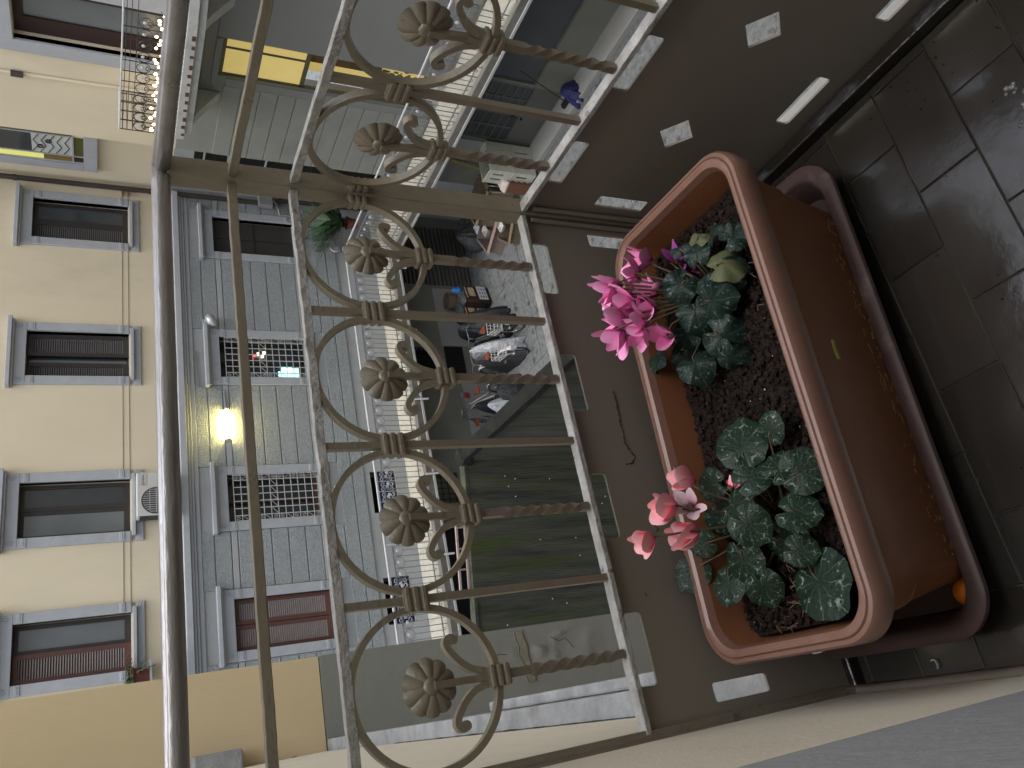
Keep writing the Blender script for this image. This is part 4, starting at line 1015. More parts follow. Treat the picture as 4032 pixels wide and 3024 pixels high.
sack('brown sack with a white label standing right of the bicycle covers', 9.95, 15.35, GZ, math.radians(14))
sack('half hidden brown sack behind the front labelled sack', 9.62, 15.55, GZ, math.radians(10))
cb = thing('cardboard_tub', 'open brown tub standing on the floor behind the labelled sack', 'tub', (10.05, 15.75, GZ))
mb = at(cb); mb.lathe([(0, 0), (.17, 0), (.21, .95), (.19, .95), (.15, .1), (0, .1)], (10.05, 15.75, GZ), 14); mb.build('tub_wall', cardboard, cb, smooth='auto')
cl = thing('blue_cloth', 'light blue cloth tucked in the top of the labelled sack', 'cloth', (10.08, 15.35, GZ+.8))
mb = at(cl); rr = []
for j in range(5):
    rr.append([(10.08+.10*(1-j/6)*math.cos(t*PI/5)*(1+.3*math.sin(3*t)), 15.3+.09*(1-j/6)*math.sin(t*PI/5), GZ+.76+.05*j) for t in range(10)])
mb.loft(rr); mb.build('fabric', blue_cl, cl, smooth=True)
def carton(label, c, s, rz, ma, open_=True, name='cardboard_box'):
    o = thing(name, label, 'box', (c[0], c[1], c[2]), rz, 'boxes stacked in the corner of the yard')
    x, y, z = s; t = .008
    b = MB()
    b.box(-x, x, -y, -y+t, 0, z); b.box(-x, x, y-t, y, 0, z); b.box(-x, -x+t, -y+t, y-t, 0, z); b.box(x-t, x, -y+t, y-t, 0, z); b.box(-x+t, x-t, -y+t, y-t, 0, t)
    b.build('carton', ma, o)
    if open_:
        for k_, (ax, sg) in enumerate(((0, -1), (0, 1), (1, -1), (1, 1))):
            b = MB(); f_ = .2
            if ax: b.add([(-x, sg*y, z), (x, sg*y, z), (x*.97, sg*(y+y*f_), z+.05-.12*k_*.3), (-x*.97, sg*(y+y*f_), z+.05-.12*k_*.3)], [(0, 1, 2, 3)])
            else: b.add([(sg*x, -y, z), (sg*x, y, z), (sg*(x+x*f_), y*.97, z-.03-.05*k_), (sg*(x+x*f_), -y*.97, z-.03-.05*k_)], [(0, 1, 2, 3)])
            b.build('flap', ma, o)
    return o
carton('pale open box of packaging at the foot of the corner post view', (11.0, 14.0, GZ), (.36, .42, .42), .5, card_pink)
carton('brown box in front of the pale open box', (10.62, 13.35, GZ), (.30, .32, .30), .75, cardboard)
carton('large brown cardboard box leaning behind the white crates', (11.75-.45, 13.35, GZ+.18), (.34, .46, .70), .35, cardboard)
for (lab, x, y, z, h, ma) in (('white plastic tray inside the pale open box', 11.05, 14.12, GZ+.30, .10, ac_m), ('blue and white packet on top of the pale open box', 11.25, 14.3, GZ+.45, .05, sack_w), ('crumpled white paper in the brown box', 10.7, 13.45, GZ+.28, .08, bike_w)):
    o = thing('packaging', lab, 'packaging', (x, y, z), .4)
    b = MB(); q = .14
    b.loft([[(sx*q*k_, sy*q*.7*k_, zz_) for sx, sy in ((-1, -1), (1, -1), (1, 1), (-1, 1))] for k_, zz_ in ((.8, 0), (1, h), (1.1, h), (.95, h*.9), (.75, .02))]); b.build('tray', ma, o, bevel=.006)
o = thing('magazine', 'red printed packet lying among the boxes beside the cardboard', 'packet', (11.4, 13.15, GZ+.3), .5)
b = MB(); b.box(-.22, .22, -.16, .16, 0, .05); b.build('cover', red_m, o); b = MB(); b.box(-.12, .12, -.08, .06, .05, .054); b.build('print', sack_w, o)
o = thing('shopping_trolley', 'brown and white gingham shopping trolley bag below the crates', 'bag', (11.02, 12.35, GZ), .3)
N1, N2 = 7, 8
for i in range(N1):
    for j in range(N2):
        b = MB(); x0, x1 = -.2+.4*i/N1, -.2+.4*(i+1)/N1; z0, z1 = .1+.55*j/N2, .1+.55*(j+1)/N2
        b.box(x0+.0005, x1-.0005, -.14, -.13, z0+.0005, z1-.0005); b.build('gingham_square', plaid_w if (i % 2 and j % 2) else plaid_b, o)
b = MB(); b.box(-.2, .2, -.128, .14, .1, .65); b.build('bag_body', plaid_b, o, bevel=.02)
b = MB(); b.loft([[(sx*.2*k_, sy*.14*k_, z) for sx, sy in ((-1, -1), (1, -1), (1, 1), (-1, 1))] for k_, z in ((1.0, .652), (1.04, .70), (.8, .78))]); b.build('lid', plaid_w, o, bevel=.02)
b = MB(); b.tube([(-.12, .16, .05), (-.12, .2, .95), (.12, .2, .95), (.12, .16, .05)], .011, 6); b.build('handle', chrome, o)
for x in (-.17, .17): b = MB(); b.cyl((x-.015, .14, .06), (x+.015, .14, .06), .06, n=14); b.build('wheel', black_m, o)
# white slotted crates, two high
def crate(label, z):
    o = thing('plastic_crate', label, 'crate', (11.33, 12.12, z), math.radians(-4), 'white crates against the wing wall')
    X, Y, Z = .37, .22, .55
    def rr(a, b_, w_, h): return [(a-w_, b_-h), (a+w_, b_-h), (a+w_, b_+h), (a-w_, b_+h)]
    out_ = [(-X, 0), (X, 0), (X, Z), (-X, Z)]
    hol = [rr(-X+.13*q+.16, .28, .019, .15) for q in range(4)]
    for y in (-Y, Y-.02):
        b = MB(); b.plate(out_, hol, y, y+.02, lambda a, c, d: (a, d, c)); b.build('long_side', crate_m, o)
    out_ = [(-Y+.021, 0), (Y-.021, 0), (Y-.021, Z), (-Y+.021, Z)]
    hol = [rr(-.08+.16*q, .30, .028, .13) for q in range(2)]
    for x in (-X, X-.02):
        b = MB(); b.plate(out_, hol, x, x+.02, lambda a, c, d: (d, a, c)); b.build('short_side', crate_m, o)
    b = MB(); b.box(-X+.02, X-.02, -Y+.02, Y-.02, 0, .02); b.build('base', crate_m, o)
    b = MB()
    for (a0, a1, c0, c1) in ((-X-.008, X+.008, -Y-.008, -Y-.001), (-X-.008, X+.008, Y+.001, Y+.008), (-X-.008, -X-.001, -Y, Y), (X+.001, X+.008, -Y, Y)): b.box(a0, a1, c0, c1, Z-.03, Z)
    b.build('rim', crate_m, o, bevel=.005)
crate('lower white slotted crate standing on the kerb by the glazed door', GZ+.10)
crate('upper white slotted crate stacked on the lower one', GZ+.655)
o = thing('yellow_stick', 'yellow tool leaning inside the doorway above the crates', 'tool', (11.5, 12.75, GZ+.1))
mb = at(o); mb.cyl((11.5, 12.75, GZ+.1), (11.68, 12.62, -6.95), .02, n=8); mb.cyl((11.68, 12.62, -6.95), (11.70, 12.6, -6.85), .035, n=8); mb.build('shaft', M('yellow_plastic', (.35, .25, .02)), o)
o = thing('broom', 'thin dark broom stick leaning on the pale wall beside the doors', 'broom', (11.5, 10.15, GZ+.1))
mb = at(o); mb.cyl((11.45, 10.22, GZ+.16), (11.68, 9.88, -7.25), .012, n=6); mb.build('stick', pipe_m, o)
mb = at(o); mb.box(11.40, 11.50, 10.08, 10.36, GZ+.10, GZ+.18); mb.build('brush_head', black_m, o)

# ------------------------------------------------------------------ our balcony: floor
FZ = -1.06
bf = MB(); bf.box(-.06, .83, -.9, 1.0, FZ-.015, FZ-.003); floor = bf.build('balcony_floor', grout); tag(floor, kind='structure')
TX, TY = .182, .0985
row = 0; y = 1.0-.02-TY
rnd = random.Random(21)
y = .580
rows = [(.580+TY*k_) for k_ in range(-14, 5)]
for k_, y0 in enumerate(rows):
    par = (k_ - 14) % 2
    x = .510-TX*4+(TX/2 if par else 0)
    while x < .815:
        a, b_, c, d = max(x, -.05)+.0011, min(x+TX, .80)-.0011, y0+.0011, min(y0+TY, .985)-.0011
        if b_-a > .01 and d-c > .01:
            mb = MB(); dz = rnd.uniform(-.0008, .0008)
            mb.add([(a, c, FZ-.004), (b_, c, FZ-.004), (b_, d, FZ-.004), (a, d, FZ-.004), (a, c, FZ+dz), (b_, c, FZ+dz+rnd.uniform(-.0006, .0006)), (b_, d, FZ+dz), (a, d, FZ+dz+rnd.uniform(-.0006, .0006))],
                   [(0, 1, 2, 3), (4, 5, 6, 7), (0, 1, 5, 4), (1, 2, 6, 5), (2, 3, 7, 6), (3, 0, 4, 7)])
            mb.build('tile', rnd.choice(tile_m), floor, bevel=.0012, seg=1)
        x += TX
mb = MB(); mb.box(.80, .824, -.9, .98, FZ-.004, FZ+.022); mb.box(-.05, .80, .985, .999, FZ-.004, FZ+.02)
mb.build('skirting', M('dark_wet_skirting', (.022, .018, .015), (.014, .012, .010), 9, .24, .1, 50, .5), floor, bevel=.003)
mb = MB(); mb.box(.838, .880, -.9, 1.045, FZ-.014, FZ+.012); mb.box(-.04, .836, 1.006, 1.046, FZ-.0145, FZ+.012)
mb.build('marble_edge', white_st, floor, bevel=.003)
rnd = random.Random(33); b = MB()
for i in range(170):
    x, y = (rnd.uniform(.70, .80), rnd.uniform(.0, .6)) if i % 2 else (rnd.uniform(.0, .78), rnd.uniform(.1, .62))
    q = rnd.uniform(.0006, .0018); b.lathe([(0, q*.9), (q, q*.3), (q, 0)], (x, y, FZ+.0006), 5)
b.build('grit', soil_m, floor, kind='stuff')
def puddle_splash(x, y, s, seed):
    rnd = random.Random(seed); b = MB()
    for i in range(rnd.randint(4, 7)):
        a = rnd.uniform(0, 2*PI); r_ = s*rnd.uniform(.2, 1); q = s*rnd.uniform(.12, .32)
        cx, cy = x+r_*math.cos(a), y+r_*math.sin(a)
        b.lathe([(0, .0022), (q*.6, .0018), (q, .0004)], (cx, cy, FZ+.001), 10)
    return b
for i, (lab, x, y, s) in enumerate((('largest water splash on the tile nearest the edge', .640, .415, .014), ('speckled water splash beside the largest one', .612, .398, .013), ('curled water splash on the brown tile', .585, .418, .012), ('thin smear of water further along the tiles', .545, .384, .007))):
    b = puddle_splash(x, y, s, 40+i)
    o = b.build('water_splash', M('water', (.15, .155, .165), rough=.05, spec=.9, c2=(.05, .048, .045), scale=90), smooth=True); tag(o, lab, 'water splash')

# ------------------------------------------------------------------ our balcony: railing
XC, YC = .831, 1.0
rl = thing('balcony_railing', 'wrought iron balcony railing with rings, flowers and a pierced dark metal apron', 'railing', (XC, YC, FZ))
RL = Vector((XC, YC, FZ))
XE, YE = -.027, -.9
ZT, ZM, ZLW, ZB = -.076, -.172, -.262, -.655
HRP = []
for k_ in range(48):
    a_ = 2*PI*k_/48; r0 = .0128
    for g_ in (52, 128): r0 -= .0014*math.exp(-((math.degrees(a_)-g_)/8.0)**2)
    HRP.append((r0*math.cos(a_), r0*math.sin(a_)))
def hr(zc, ry, rz, n=14): return [(ry*math.cos(2*PI*k_/n), rz*math.sin(2*PI*k_/n)*(1.0 if math.sin(2*PI*k_/n) > 0 else .55)) for k_ in range(n)]
def wob_line(p, q, n, amp, seed):
    p, q = Vector(p), Vector(q); r_ = []
    for i in range(n+1):
        v = p.lerp(q, i/n); v.z += amp*noise.noise(Vector((i*1.3, seed, 0))); r_.append(v)
    return r_
for (p, q, N_) in (((XE, YC, ZT), (XC+.012, YC, ZT), 24), ((XC, YC-.014, ZT-.0005), (XC, YE, ZT-.0005), 30)):
    mb = at(rl); mb.sweep(wob_line(p, q, N_, .0006, 1), HRP, (0, 0, 1)); mb.build('handrail', iron_top, rl, smooth=True)
sq = lambda a, b_: [(-a, -b_), (a, -b_), (a, b_), (-a, b_)]
for z, a, amp, ma in ((ZM, .0066, .0008, iron), (ZLW, .0066, .0022, iron_worn)):
    for (p, q, N_) in (((XE, YC, z), (XC-.0125, YC, z), 60), ((XC, YC-.0125, z), (XC, YE, z), 90)):
        mb = at(rl); mb.sweep(wob_line(p, q, N_, amp, z*50), sq(a, .0062), (0, 0, 1)); mb.build('rail', ma, rl, bevel=.001)
for (p, q, N_) in (((XE, YC, ZB), (XC-.001, YC, ZB), 50), ((XC, YC-.011, ZB+.0003), (XC, YE, ZB+.0003), 90)):
    mb = at(rl); mb.sweep(wob_line(p, q, N_, .001, 7), sq(.0095, .0045), (0, 0, 1)); mb.build('bottom_rail', iron_worn, rl, bevel=.0012)
mb = at(rl); mb.box(XC-.0135, XC+.018, YC-.0135, YC+.018, FZ, ZT-.008); mb.build('corner_post', iron, rl, bevel=.0015)
mb = at(rl); mb.box(XE-.012, XE+.006, YC-.008, YC+.008, FZ, ZT-.008); mb.build('end_post', iron, rl, bevel=.0015)
# repeated ironwork, authored along local x with depth y
RC = -.3605; RR = .0955
def zrel(z): return z-FZ
mb = MB(); sec = sq(.0041, .0062)
mb.sweep([(RR*math.cos(t*PI/28), 0, zrel(RC)+RR*math.sin(t*PI/28)) for t in range(56)], sec, (0, 1, 0), closed=True); ring_mesh = mb.mesh('ring', iron, 'auto')
mb = MB(); mb.box(-.005, .005, -.005, .005, zrel(ZB)+.004, zrel(ZLW)-.006); straight_mesh = mb.mesh('straight_bar', iron)
mb = MB(); pts = []; tw = []
for i in range(49):
    t = i/48; z = zrel(-.648)+t*(.648-.463); pts.append((0, 0, z))
    q = min(max((t-.06)/.72, 0), 1); tw.append(q*1.5*2*PI)
mb.sweep(pts, sq(.0058, .0058), (0, 1, 0), tw); twist_mesh = mb.mesh('twisted_bar', iron, 'auto')
def collar_mesh(w_, d_, h, bands, name):
    mb = MB()
    mb.box(-w_, w_, -d_, d_, -h, h)
    for k_ in range(bands):
        z0 = -h+2*h*(k_+.5)/bands; e = h/bands*.8
        mb.loft([[(sx*(w_+g_), sy*(d_+g_), z0+q) for sx, sy in ((-1, -1), (1, -1), (1, 1), (-1, 1))] for g_, q in ((.0006, -e), (.0019, -e*.45), (.0019, e*.45), (.0006, e))])
    return mb.mesh(name, iron)
col_mid = collar_mesh(.0135, .0085, .017, 3, 'side_collar')
col_low = collar_mesh(.0115, .0085, .015, 3, 'foot_collar')
col_half = collar_mesh(.0075, .0085, .016, 3, 'post_collar')
scr = [(.006, -.088), (.0072, -.080), (.010, -.071), (.0135, -.060), (.0195, -.051), (.0275, -.043), (.0365, -.036), (.045, -.0315), (.0515, -.0325), (.0545, -.0375), (.0520, -.0425), (.0480, -.0415)]
def smooth_path(P, n):
    r_ = []
    for i in range(len(P)-1):
        p0, p1, p2, p3 = P[max(i-1, 0)], P[i], P[i+1], P[min(i+2, len(P)-1)]
        for k_ in range(n):
            t = k_/n
            r_.append(tuple(.5*((2*b)+(-a+c)*t+(2*a-5*b+4*c-d)*t*t+(-a+3*b-3*c+d)*t**3) for a, b, c, d in zip(p0, p1, p2, p3)))
    r_.append(P[-1]); return r_
def scroll(sg):
    mb = MB(); mb.sweep([(sg*x, 0, zrel(RC)+z) for x, z in smooth_path(scr, 4)], sq(.0042, .0058), (0, 1, 0))
    x, z = scr[-2]; mb.cyl((sg*x*.985, -.0062, zrel(RC)+z+.001), (sg*x*.985, .0062, zrel(RC)+z+.001), .0062, n=14)
    return mb.mesh('scroll', iron, 'auto')
scr_r, scr_l = scroll(1), scroll(-1)
mb = MB(); FRD = .0358; NP = 10; NA = 120; NR = 9; vs = []; fs = []
for j in range(NR+1):
    s = j/NR
    for i in range(NA):
        a = 2*PI*i/NA; lobe = abs(math.cos(NP*a/2))**.42
        Rm = FRD*(.89+.11*lobe); r_ = Rm*s
        groove = -.0008*(1-abs(math.cos(NP*a/2))**.22)*min(1, s*1.6)+.0007*math.cos(NP*a)*s
        dome = .0050*(1-s*s)+.0015*math.sin(s*PI*1.5) - .003*s**6
        vs.append((r_*math.cos(a), -(dome+groove), r_*math.sin(a)))
for j in range(NR):
    for i in range(NA): k_ = (i+1) % NA; fs.append((j*NA+i, j*NA+k_, (j+1)*NA+k_, (j+1)*NA+i))
mb.add(vs, fs)
mb.lathe([(0, .0075), (FRD*.7, .006), (FRD*.88, .0035)], (0, 0, 0), 24, 1)
flower_mesh = mb.mesh('iron_flower', iron, True)
mb = MB(); mb.lathe([(0, -.0095), (.0045, -.0098), (.0085, -.0088), (.0112, -.0055), (.0118, -.002), (.0118, 0)], (0, 0, 0), 18, 1); boss_mesh = mb.mesh('flower_boss', iron, True)
mb = MB(); mb.sweep([(0, -.002, zrel(RC)-.098), (0, -.0025, zrel(RC)-.06), (0, -.006, zrel(RC)-.030), (0, -.008, zrel(RC)-.006)], sq(.0044, .0042), (0, 1, 0)); stem_mesh = mb.mesh('flower_stem', iron)
def iron_unit(pos, rz, first_post=False, bar_after=True, step=.106):
    """one ring with its flower, scrolls and twisted bar; the straight bar follows on the far side"""
    l = Vector(pos)-Vector((RL.x, RL.y, 0)); l.z = 0; r_ = (0, 0, rz)
    inst('ring', ring_mesh, rl, l, r_); inst('twisted_bar', twist_mesh, rl, l, r_)
    inst('foot_collar', col_low, rl, l+Vector((0, 0, zrel(RC)-.096)), r_)
    inst('scroll', scr_r, rl, l, r_); inst('scroll', scr_l, rl, l, r_)
    fl_ = inst('iron_flower', flower_mesh, rl, l+Vector((0, 0, zrel(RC)-.004)), r_)
    inst('flower_boss', boss_mesh, fl_); inst('flower_stem', stem_mesh, fl_, (0, 0, -(zrel(RC)-.004)))
def straight(pos, rz):
    l = Vector(pos)-Vector((RL.x, RL.y, 0)); l.z = 0
    inst('straight_bar', straight_mesh, rl, l, (0, 0, rz)); inst('side_collar', col_mid, rl, l+Vector((0, 0, zrel(RC))), (0, 0, rz))
for x in (.715, .503, .2925, .0795): iron_unit((x, YC, 0), 0)
for x in (.609, .398, .186): straight((x, YC, 0), 0)
SY = [.880, .6665, .4535, .240, .027, -.186]
for y in SY: iron_unit((XC, y, 0), -PI/2)
for y in (.7735, .560, .347, .1335, -.08): straight((XC, y, 0), -PI/2)
inst('post_collar', col_half, rl, (-.0165, 0, zrel(RC)), (0, 0, 0)); inst('post_collar', col_half, rl, (0, -.0165, zrel(RC)), (0, 0, -PI/2))
# pierced apron
def rrect(a0, a1, b0, b1, r_=.006, n=4):
    P = []
    for cx, cy, q in ((a1-r_, b1-r_, 0), (a0+r_, b1-r_, 1), (a0+r_, b0+r_, 2), (a1-r_, b0+r_, 3)):
        for k_ in range(n+1): t = (q+k_/n)*PI/2; P.append((cx+r_*math.cos(t), cy+r_*math.sin(t)))
    return P
def dia(a, b_, h=.033): return [(a-h, b_), (a, b_-h), (a+h, b_), (a, b_+h)]
def apron(u0, u1, tw, st, ends):
    H = []
    for u in tw: H.append(rrect(u-.0505, u+.0505, -.693, -.664+.0)); H.append(rrect(u-.0505, u+.0505, -1.013, -.985))
    for u in st: H.append(dia(u, -.829))
    for a, b_ in ends: H.append(rrect(a, b_, -.884, -.783, .004))
    return [(u0, FZ), (u1, FZ), (u1, -.6605), (u0, -.6605)], H
o_, h_ = apron(-.026, .8185, (.715, .498, .292, .082), (.609, .398, .186), ((.771, .798), (-.006, .020)))
mb = at(rl); mb.plate(o_, h_, YC-.001, YC+.003, lambda a, c, d: (a, d, c)); mb.build('apron_panel', sheet, rl)
mb = at(rl)
def hairline(b, P, r_, seed):
    rnd = random.Random(seed); Q = []
    for (x0, z0), (x1, z1) in zip(P, P[1:]):
        for k_ in range(6): Q.append((x0+(x1-x0)*k_/6+rnd.uniform(-.0007, .0007), .9988, z0+(z1-z0)*k_/6+rnd.uniform(-.0012, .0012)))
    b.tube(Q, [r_*rnd.uniform(.3, 1.6) for _ in Q], 5)
hairline(mb, [(.482, -.7487), (.4611, -.7489), (.4365, -.7471), (.4122, -.7461), (.3923, -.7446), (.3764, -.7505), (.3683, -.7569), (.3568, -.7498), (.3559, -.7355)], .0011, 3)
hairline(mb, [(.2584, -.7557), (.250, -.7625), (.2436, -.7596)], .0007, 4)
hairline(mb, [(.1572, -.7108), (.1503, -.7127)], .0008, 5)
mb.build('flaking_crack', mesh_bk, rl)
o_, h_ = apron(YE, .9865, [y-.016 for y in SY], [y-.010 for y in (.7735, .560, .347, .1335)], ((.931, .959),))
mb = at(rl); mb.plate(o_, h_, XC-.001, XC+.003, lambda a, c, d: (d, a, c)); mb.build('apron_panel', sheet, rl)
for (a, b_) in (((XC-.0165, YC-.0015), (XC-.0125, YC-.010)),):
    mb = at(rl); mb.tube([(XC-.020, YC-.006, FZ), (XC-.020, YC-.006, -.67)], .0045, 8); mb.tube([(XC-.006, YC-.020, FZ), (XC-.006, YC-.020, -.67)], .0045, 8); mb.build('corner_weld', sheet, rl)

# ------------------------------------------------------------------ window box, its tray, soil
pz, rim_z = -1.0, -.775
ang = math.radians(-3.0)
PC = (.372, .808)
def rr_ring(hx, hy, r_, z, n=14):
    P = []
    for cx, cy, q in ((hx-r_, hy-r_, 0), (-hx+r_, hy-r_, 1), (-hx+r_, -hy+r_, 2), (hx-r_, -hy+r_, 3)):
        for k_ in range(n): t = (q+k_/(n-1))*PI/2; P.append((cx+r_*math.cos(t), cy+r_*math.sin(t), z))
    return P
pl = thing('window_box', 'long terracotta plastic window box of cyclamens on the balcony floor', 'planter', (PC[0], PC[1], FZ), ang)
Z0 = rim_z-FZ            # rim height above floor
HX, HY = .345, .158
def lift(z): return z
mb = MB()
mb.loft([rr_ring(HX-.062, HY-.058, .030, .022), rr_ring(HX-.056, HY-.053, .034, .027), rr_ring(HX-.036, HY-.034, .045, Z0-.125), rr_ring(HX-.033, HY-.031, .045, Z0-.120), rr_ring(HX-.020, HY-.018, .05, Z0-.042)], True, False)
mb.build('box_body', terra, pl, smooth='auto')
mb = MB()
mb.loft([rr_ring(HX-.022, HY-.020, .05, Z0-.044), rr_ring(HX-.006, HY-.005, .056, Z0-.041), rr_ring(HX-.001, HY-.001, .058, Z0-.034), rr_ring(HX-.001, HY-.001, .058, Z0-.008), rr_ring(HX-.004, HY-.004, .056, Z0-.0025),
         rr_ring(HX-.0085, HY-.0085, .053, Z0-.0015), rr_ring(HX-.0100, HY-.0100, .052, Z0-.0042), rr_ring(HX-.0115, HY-.0115, .051, Z0-.0008), rr_ring(HX-.016, HY-.016, .048, Z0), rr_ring(HX-.021, HY-.021, .046, Z0-.003), rr_ring(HX-.024, HY-.024, .045, Z0-.015)], False, False)
mb.build('rim', terra_rim, pl, smooth='auto')
mb = MB(); mb.loft([rr_ring(HX-.024, HY-.024, .045, Z0-.015), rr_ring(HX-.034, HY-.032, .040, Z0-.12)], False, False); mb.build('inner_wall', terra, pl, smooth='auto')
# soil surface
mb = MB(); NX, NY = 90, 42; vs = []; fs = []
sz = -.838-FZ
for j in range(NY):
    for i in range(NX):
        x = (HX-.033)*(2*i/(NX-1)-1); y = (HY-.0315)*(2*j/(NY-1)-1)
        z = sz+.012*noise.noise(Vector((x*9, y*9, 1)))+.007*noise.noise(Vector((x*45, y*45, 2)))+.005*noise.noise(Vector((x*110, y*110, 3)))
        vs.append((x, y, z))
for j in range(NY-1):
    for i in range(NX-1): fs.append((j*NX+i, j*NX+i+1, (j+1)*NX+i+1, (j+1)*NX+i))
mb.add(vs, fs); soil = mb.build('soil', soil_m, pl, smooth=True, kind='stuff')
rnd = random.Random(77)
def blob(b, c, r_, rnd):
    q = [Vector(v)*r_*rnd.uniform(.6, 1.25) for v in ((1, 0, 0), (-1, 0, 0), (0, 1, 0), (0, -1, 0), (0, 0, .8), (0, 0, -.8))]
    b.add([tuple(Vector(c)+v) for v in q], [(0, 2, 4), (2, 1, 4), (1, 3, 4), (3, 0, 4), (2, 0, 5), (1, 2, 5), (3, 1, 5), (0, 3, 5)])
b = MB()
for i in range(6500):
    x, y = rnd.uniform(-1, 1)*(HX-.04), rnd.uniform(-1, 1)*(HY-.036)
    z = sz+.012*noise.noise(Vector((x*9, y*9, 1)))+.003
    blob(b, (x, y, z+rnd.uniform(0, .004)), rnd.choice((.0012, .0018, .0026, .004, .0055)), rnd)
b.build('soil_crumbs', crumb_m, pl, kind='stuff')
b = MB()
for i in range(75):
    x, y = rnd.uniform(-1, 1)*(HX-.05), rnd.uniform(-1, 1)*(HY-.045)
    blob(b, (x, y, sz+.012*noise.noise(Vector((x*9, y*9, 1)))+.006), rnd.choice((.0008, .001, .0016)), rnd)
b.build('perlite', perlite, pl, kind='stuff')
b = MB()
for i in range(80):
    cxs, cys = ((-.29, .02), (.2, -.1))[i % 3 == 0]
    x, y = cxs+rnd.gauss(0, .03), cys+rnd.gauss(0, .03); a = rnd.uniform(0, 2*PI); l = rnd.uniform(.008, .022)
    if abs(x) < HX-.04 and abs(y) < HY-.04: b.tube([(x, y, sz+.008), (x+l*.5*math.cos(a), y+l*.5*math.sin(a), sz+.014), (x+l*math.cos(a+.5), y+l*math.sin(a+.5), sz+.008)], .0006, 4)
b.build('root_fibres', M('pale_root', (.14, .09, .05), (.22, .16, .1), 60, .9), pl, kind='stuff')
rnd = random.Random(61); b = MB()
for i in range(300):
    x = rnd.uniform(-1, 1)*(HX-.085); t = rnd.random()**2.2; z = .036+.05*t
    y = -(HY-.053+(.019)*(z-.027)/(Z0-.152))-.0004
    b.obox((x, y, z), (1, 0, 0), (0, 1, 0), (0, 0, 1), rnd.uniform(.001, .007), .0005, rnd.uniform(.0006, .0026)*(1.2-t))
b.build('lime_marks', M('lime_scale', (.135, .072, .034), (.155, .095, .050), 60, .8), pl, kind='stuff')
tr = thing('planter_tray', 'faded reddish plastic drip tray under the terracotta window box', 'tray', (.380, .838, FZ), ang)
TH = .058; TX_, TY_ = .370, .161
mb = MB(); mb.loft([rr_ring(TX_-.03, TY_-.03, .05, .004), rr_ring(TX_-.004, TY_-.004, .06, TH-.012), rr_ring(TX_, TY_, .064, TH-.010), rr_ring(TX_, TY_, .064, TH-.003), rr_ring(TX_-.004, TY_-.004, .062, TH), rr_ring(TX_-.020, TY_-.020, .052, TH), rr_ring(TX_-.025, TY_-.025, .050, TH-.004), rr_ring(TX_-.040, TY_-.040, .045, .008)])
mb.build('tray_body', tray_m, tr, smooth='auto')
o = thing('orange_ball', 'small orange ball wedged in the tray at the left end', 'ball', (.062, .735, FZ+.012))
b = MB(); R0 = .0185; b.lathe([(R0*math.sin(t*PI/14), R0-R0*math.cos(t*PI/14)) for t in range(15)], (0, 0, 0), 22); b.build('ball', M('orange_rind', (.62, .16, .008), (.5, .12, .006), 30, .5, .3, 300, c3=(.12, .04, .01), s3=30, lo3=.68, hi3=.72), o, smooth=True)
o = thing('leaf_scrap', 'thin yellow green grass blade stuck on the side of the window box', 'leaf', (.383, .63, -.86))

# ------------------------------------------------------------------ cyclamens
def set_uv(me, uvs):
    l = me.uv_layers.new(name='UVMap')
    for lp in me.loops: l.data[lp.index].uv = uvs[lp.vertex_index]
def leaf_mesh(seed, cup, ruffle, fold, ma, curl=0.0):
    NA, NR = 40, 7; rnd = random.Random(seed); ph = rnd.uniform(0, 6)
    vs = [(0, 0, 0)]; uv = [(0, 0)]; fs = []
    for j in range(1, NR+1):
        s = j/NR
        for i in range(NA):
            t = 2*PI*i/NA-PI
            R = .5*(1+.10*math.cos(t))+.055*math.exp(-(t/.28)**2)
            R *= 1-.55*math.exp(-((PI-abs(t))/.26)**2)
            R *= 1+.025*math.sin(11*t+ph)*s
            x, y = R*s*math.cos(t), R*s*math.sin(t)
            z = -cup*s*s*.5+ruffle*math.sin(4*t+ph)*s*s+ruffle*.6*math.sin(7*t+ph*2)*s**3+fold*abs(y)
            if curl:
                q = curl*x; x, z = (math.sin(q)/curl if abs(q) > 1e-5 else x), z-(1-math.cos(q))/abs(curl)*(1 if curl > 0 else -1)
            vs.append((x, y, z)); uv.append((s, (t+PI)/(2*PI)))
    for i in range(NA): fs.append((0, 1+i, 1+(i+1) % NA))
    for j in range(NR-1):
        for i in range(NA): k_ = (i+1) % NA; fs.append((1+j*NA+i, 1+(j+1)*NA+i, 1+(j+1)*NA+k_, 1+j*NA+k_))
    me = bpy.data.meshes.new('leaf'); me.from_pydata(vs, [], fs); set_uv(me, uv)
    for p in me.polygons: p.use_smooth = True
    me.materials.append(ma); return me
flat_leaves = [leaf_mesh(i, .12, .020, (.05, .12, .02, .09)[i], leaf_a) for i in range(4)]
wilt_leaves = [leaf_mesh(10+i, .30, .075, .16, leaf_b, (1.3, -1.0, 1.9, .6)[i]) for i in range(4)]
under_leaf = leaf_mesh(30, .35, .05, .1, leaf_under, 1.2)
def orient(nrm, tip):
    z = Vector(nrm).normalized(); x = Vector(tip); x = (x-z*x.dot(z)).normalized(); y = z.cross(x)
    return Matrix((x, y, z)).transposed().to_4x4()
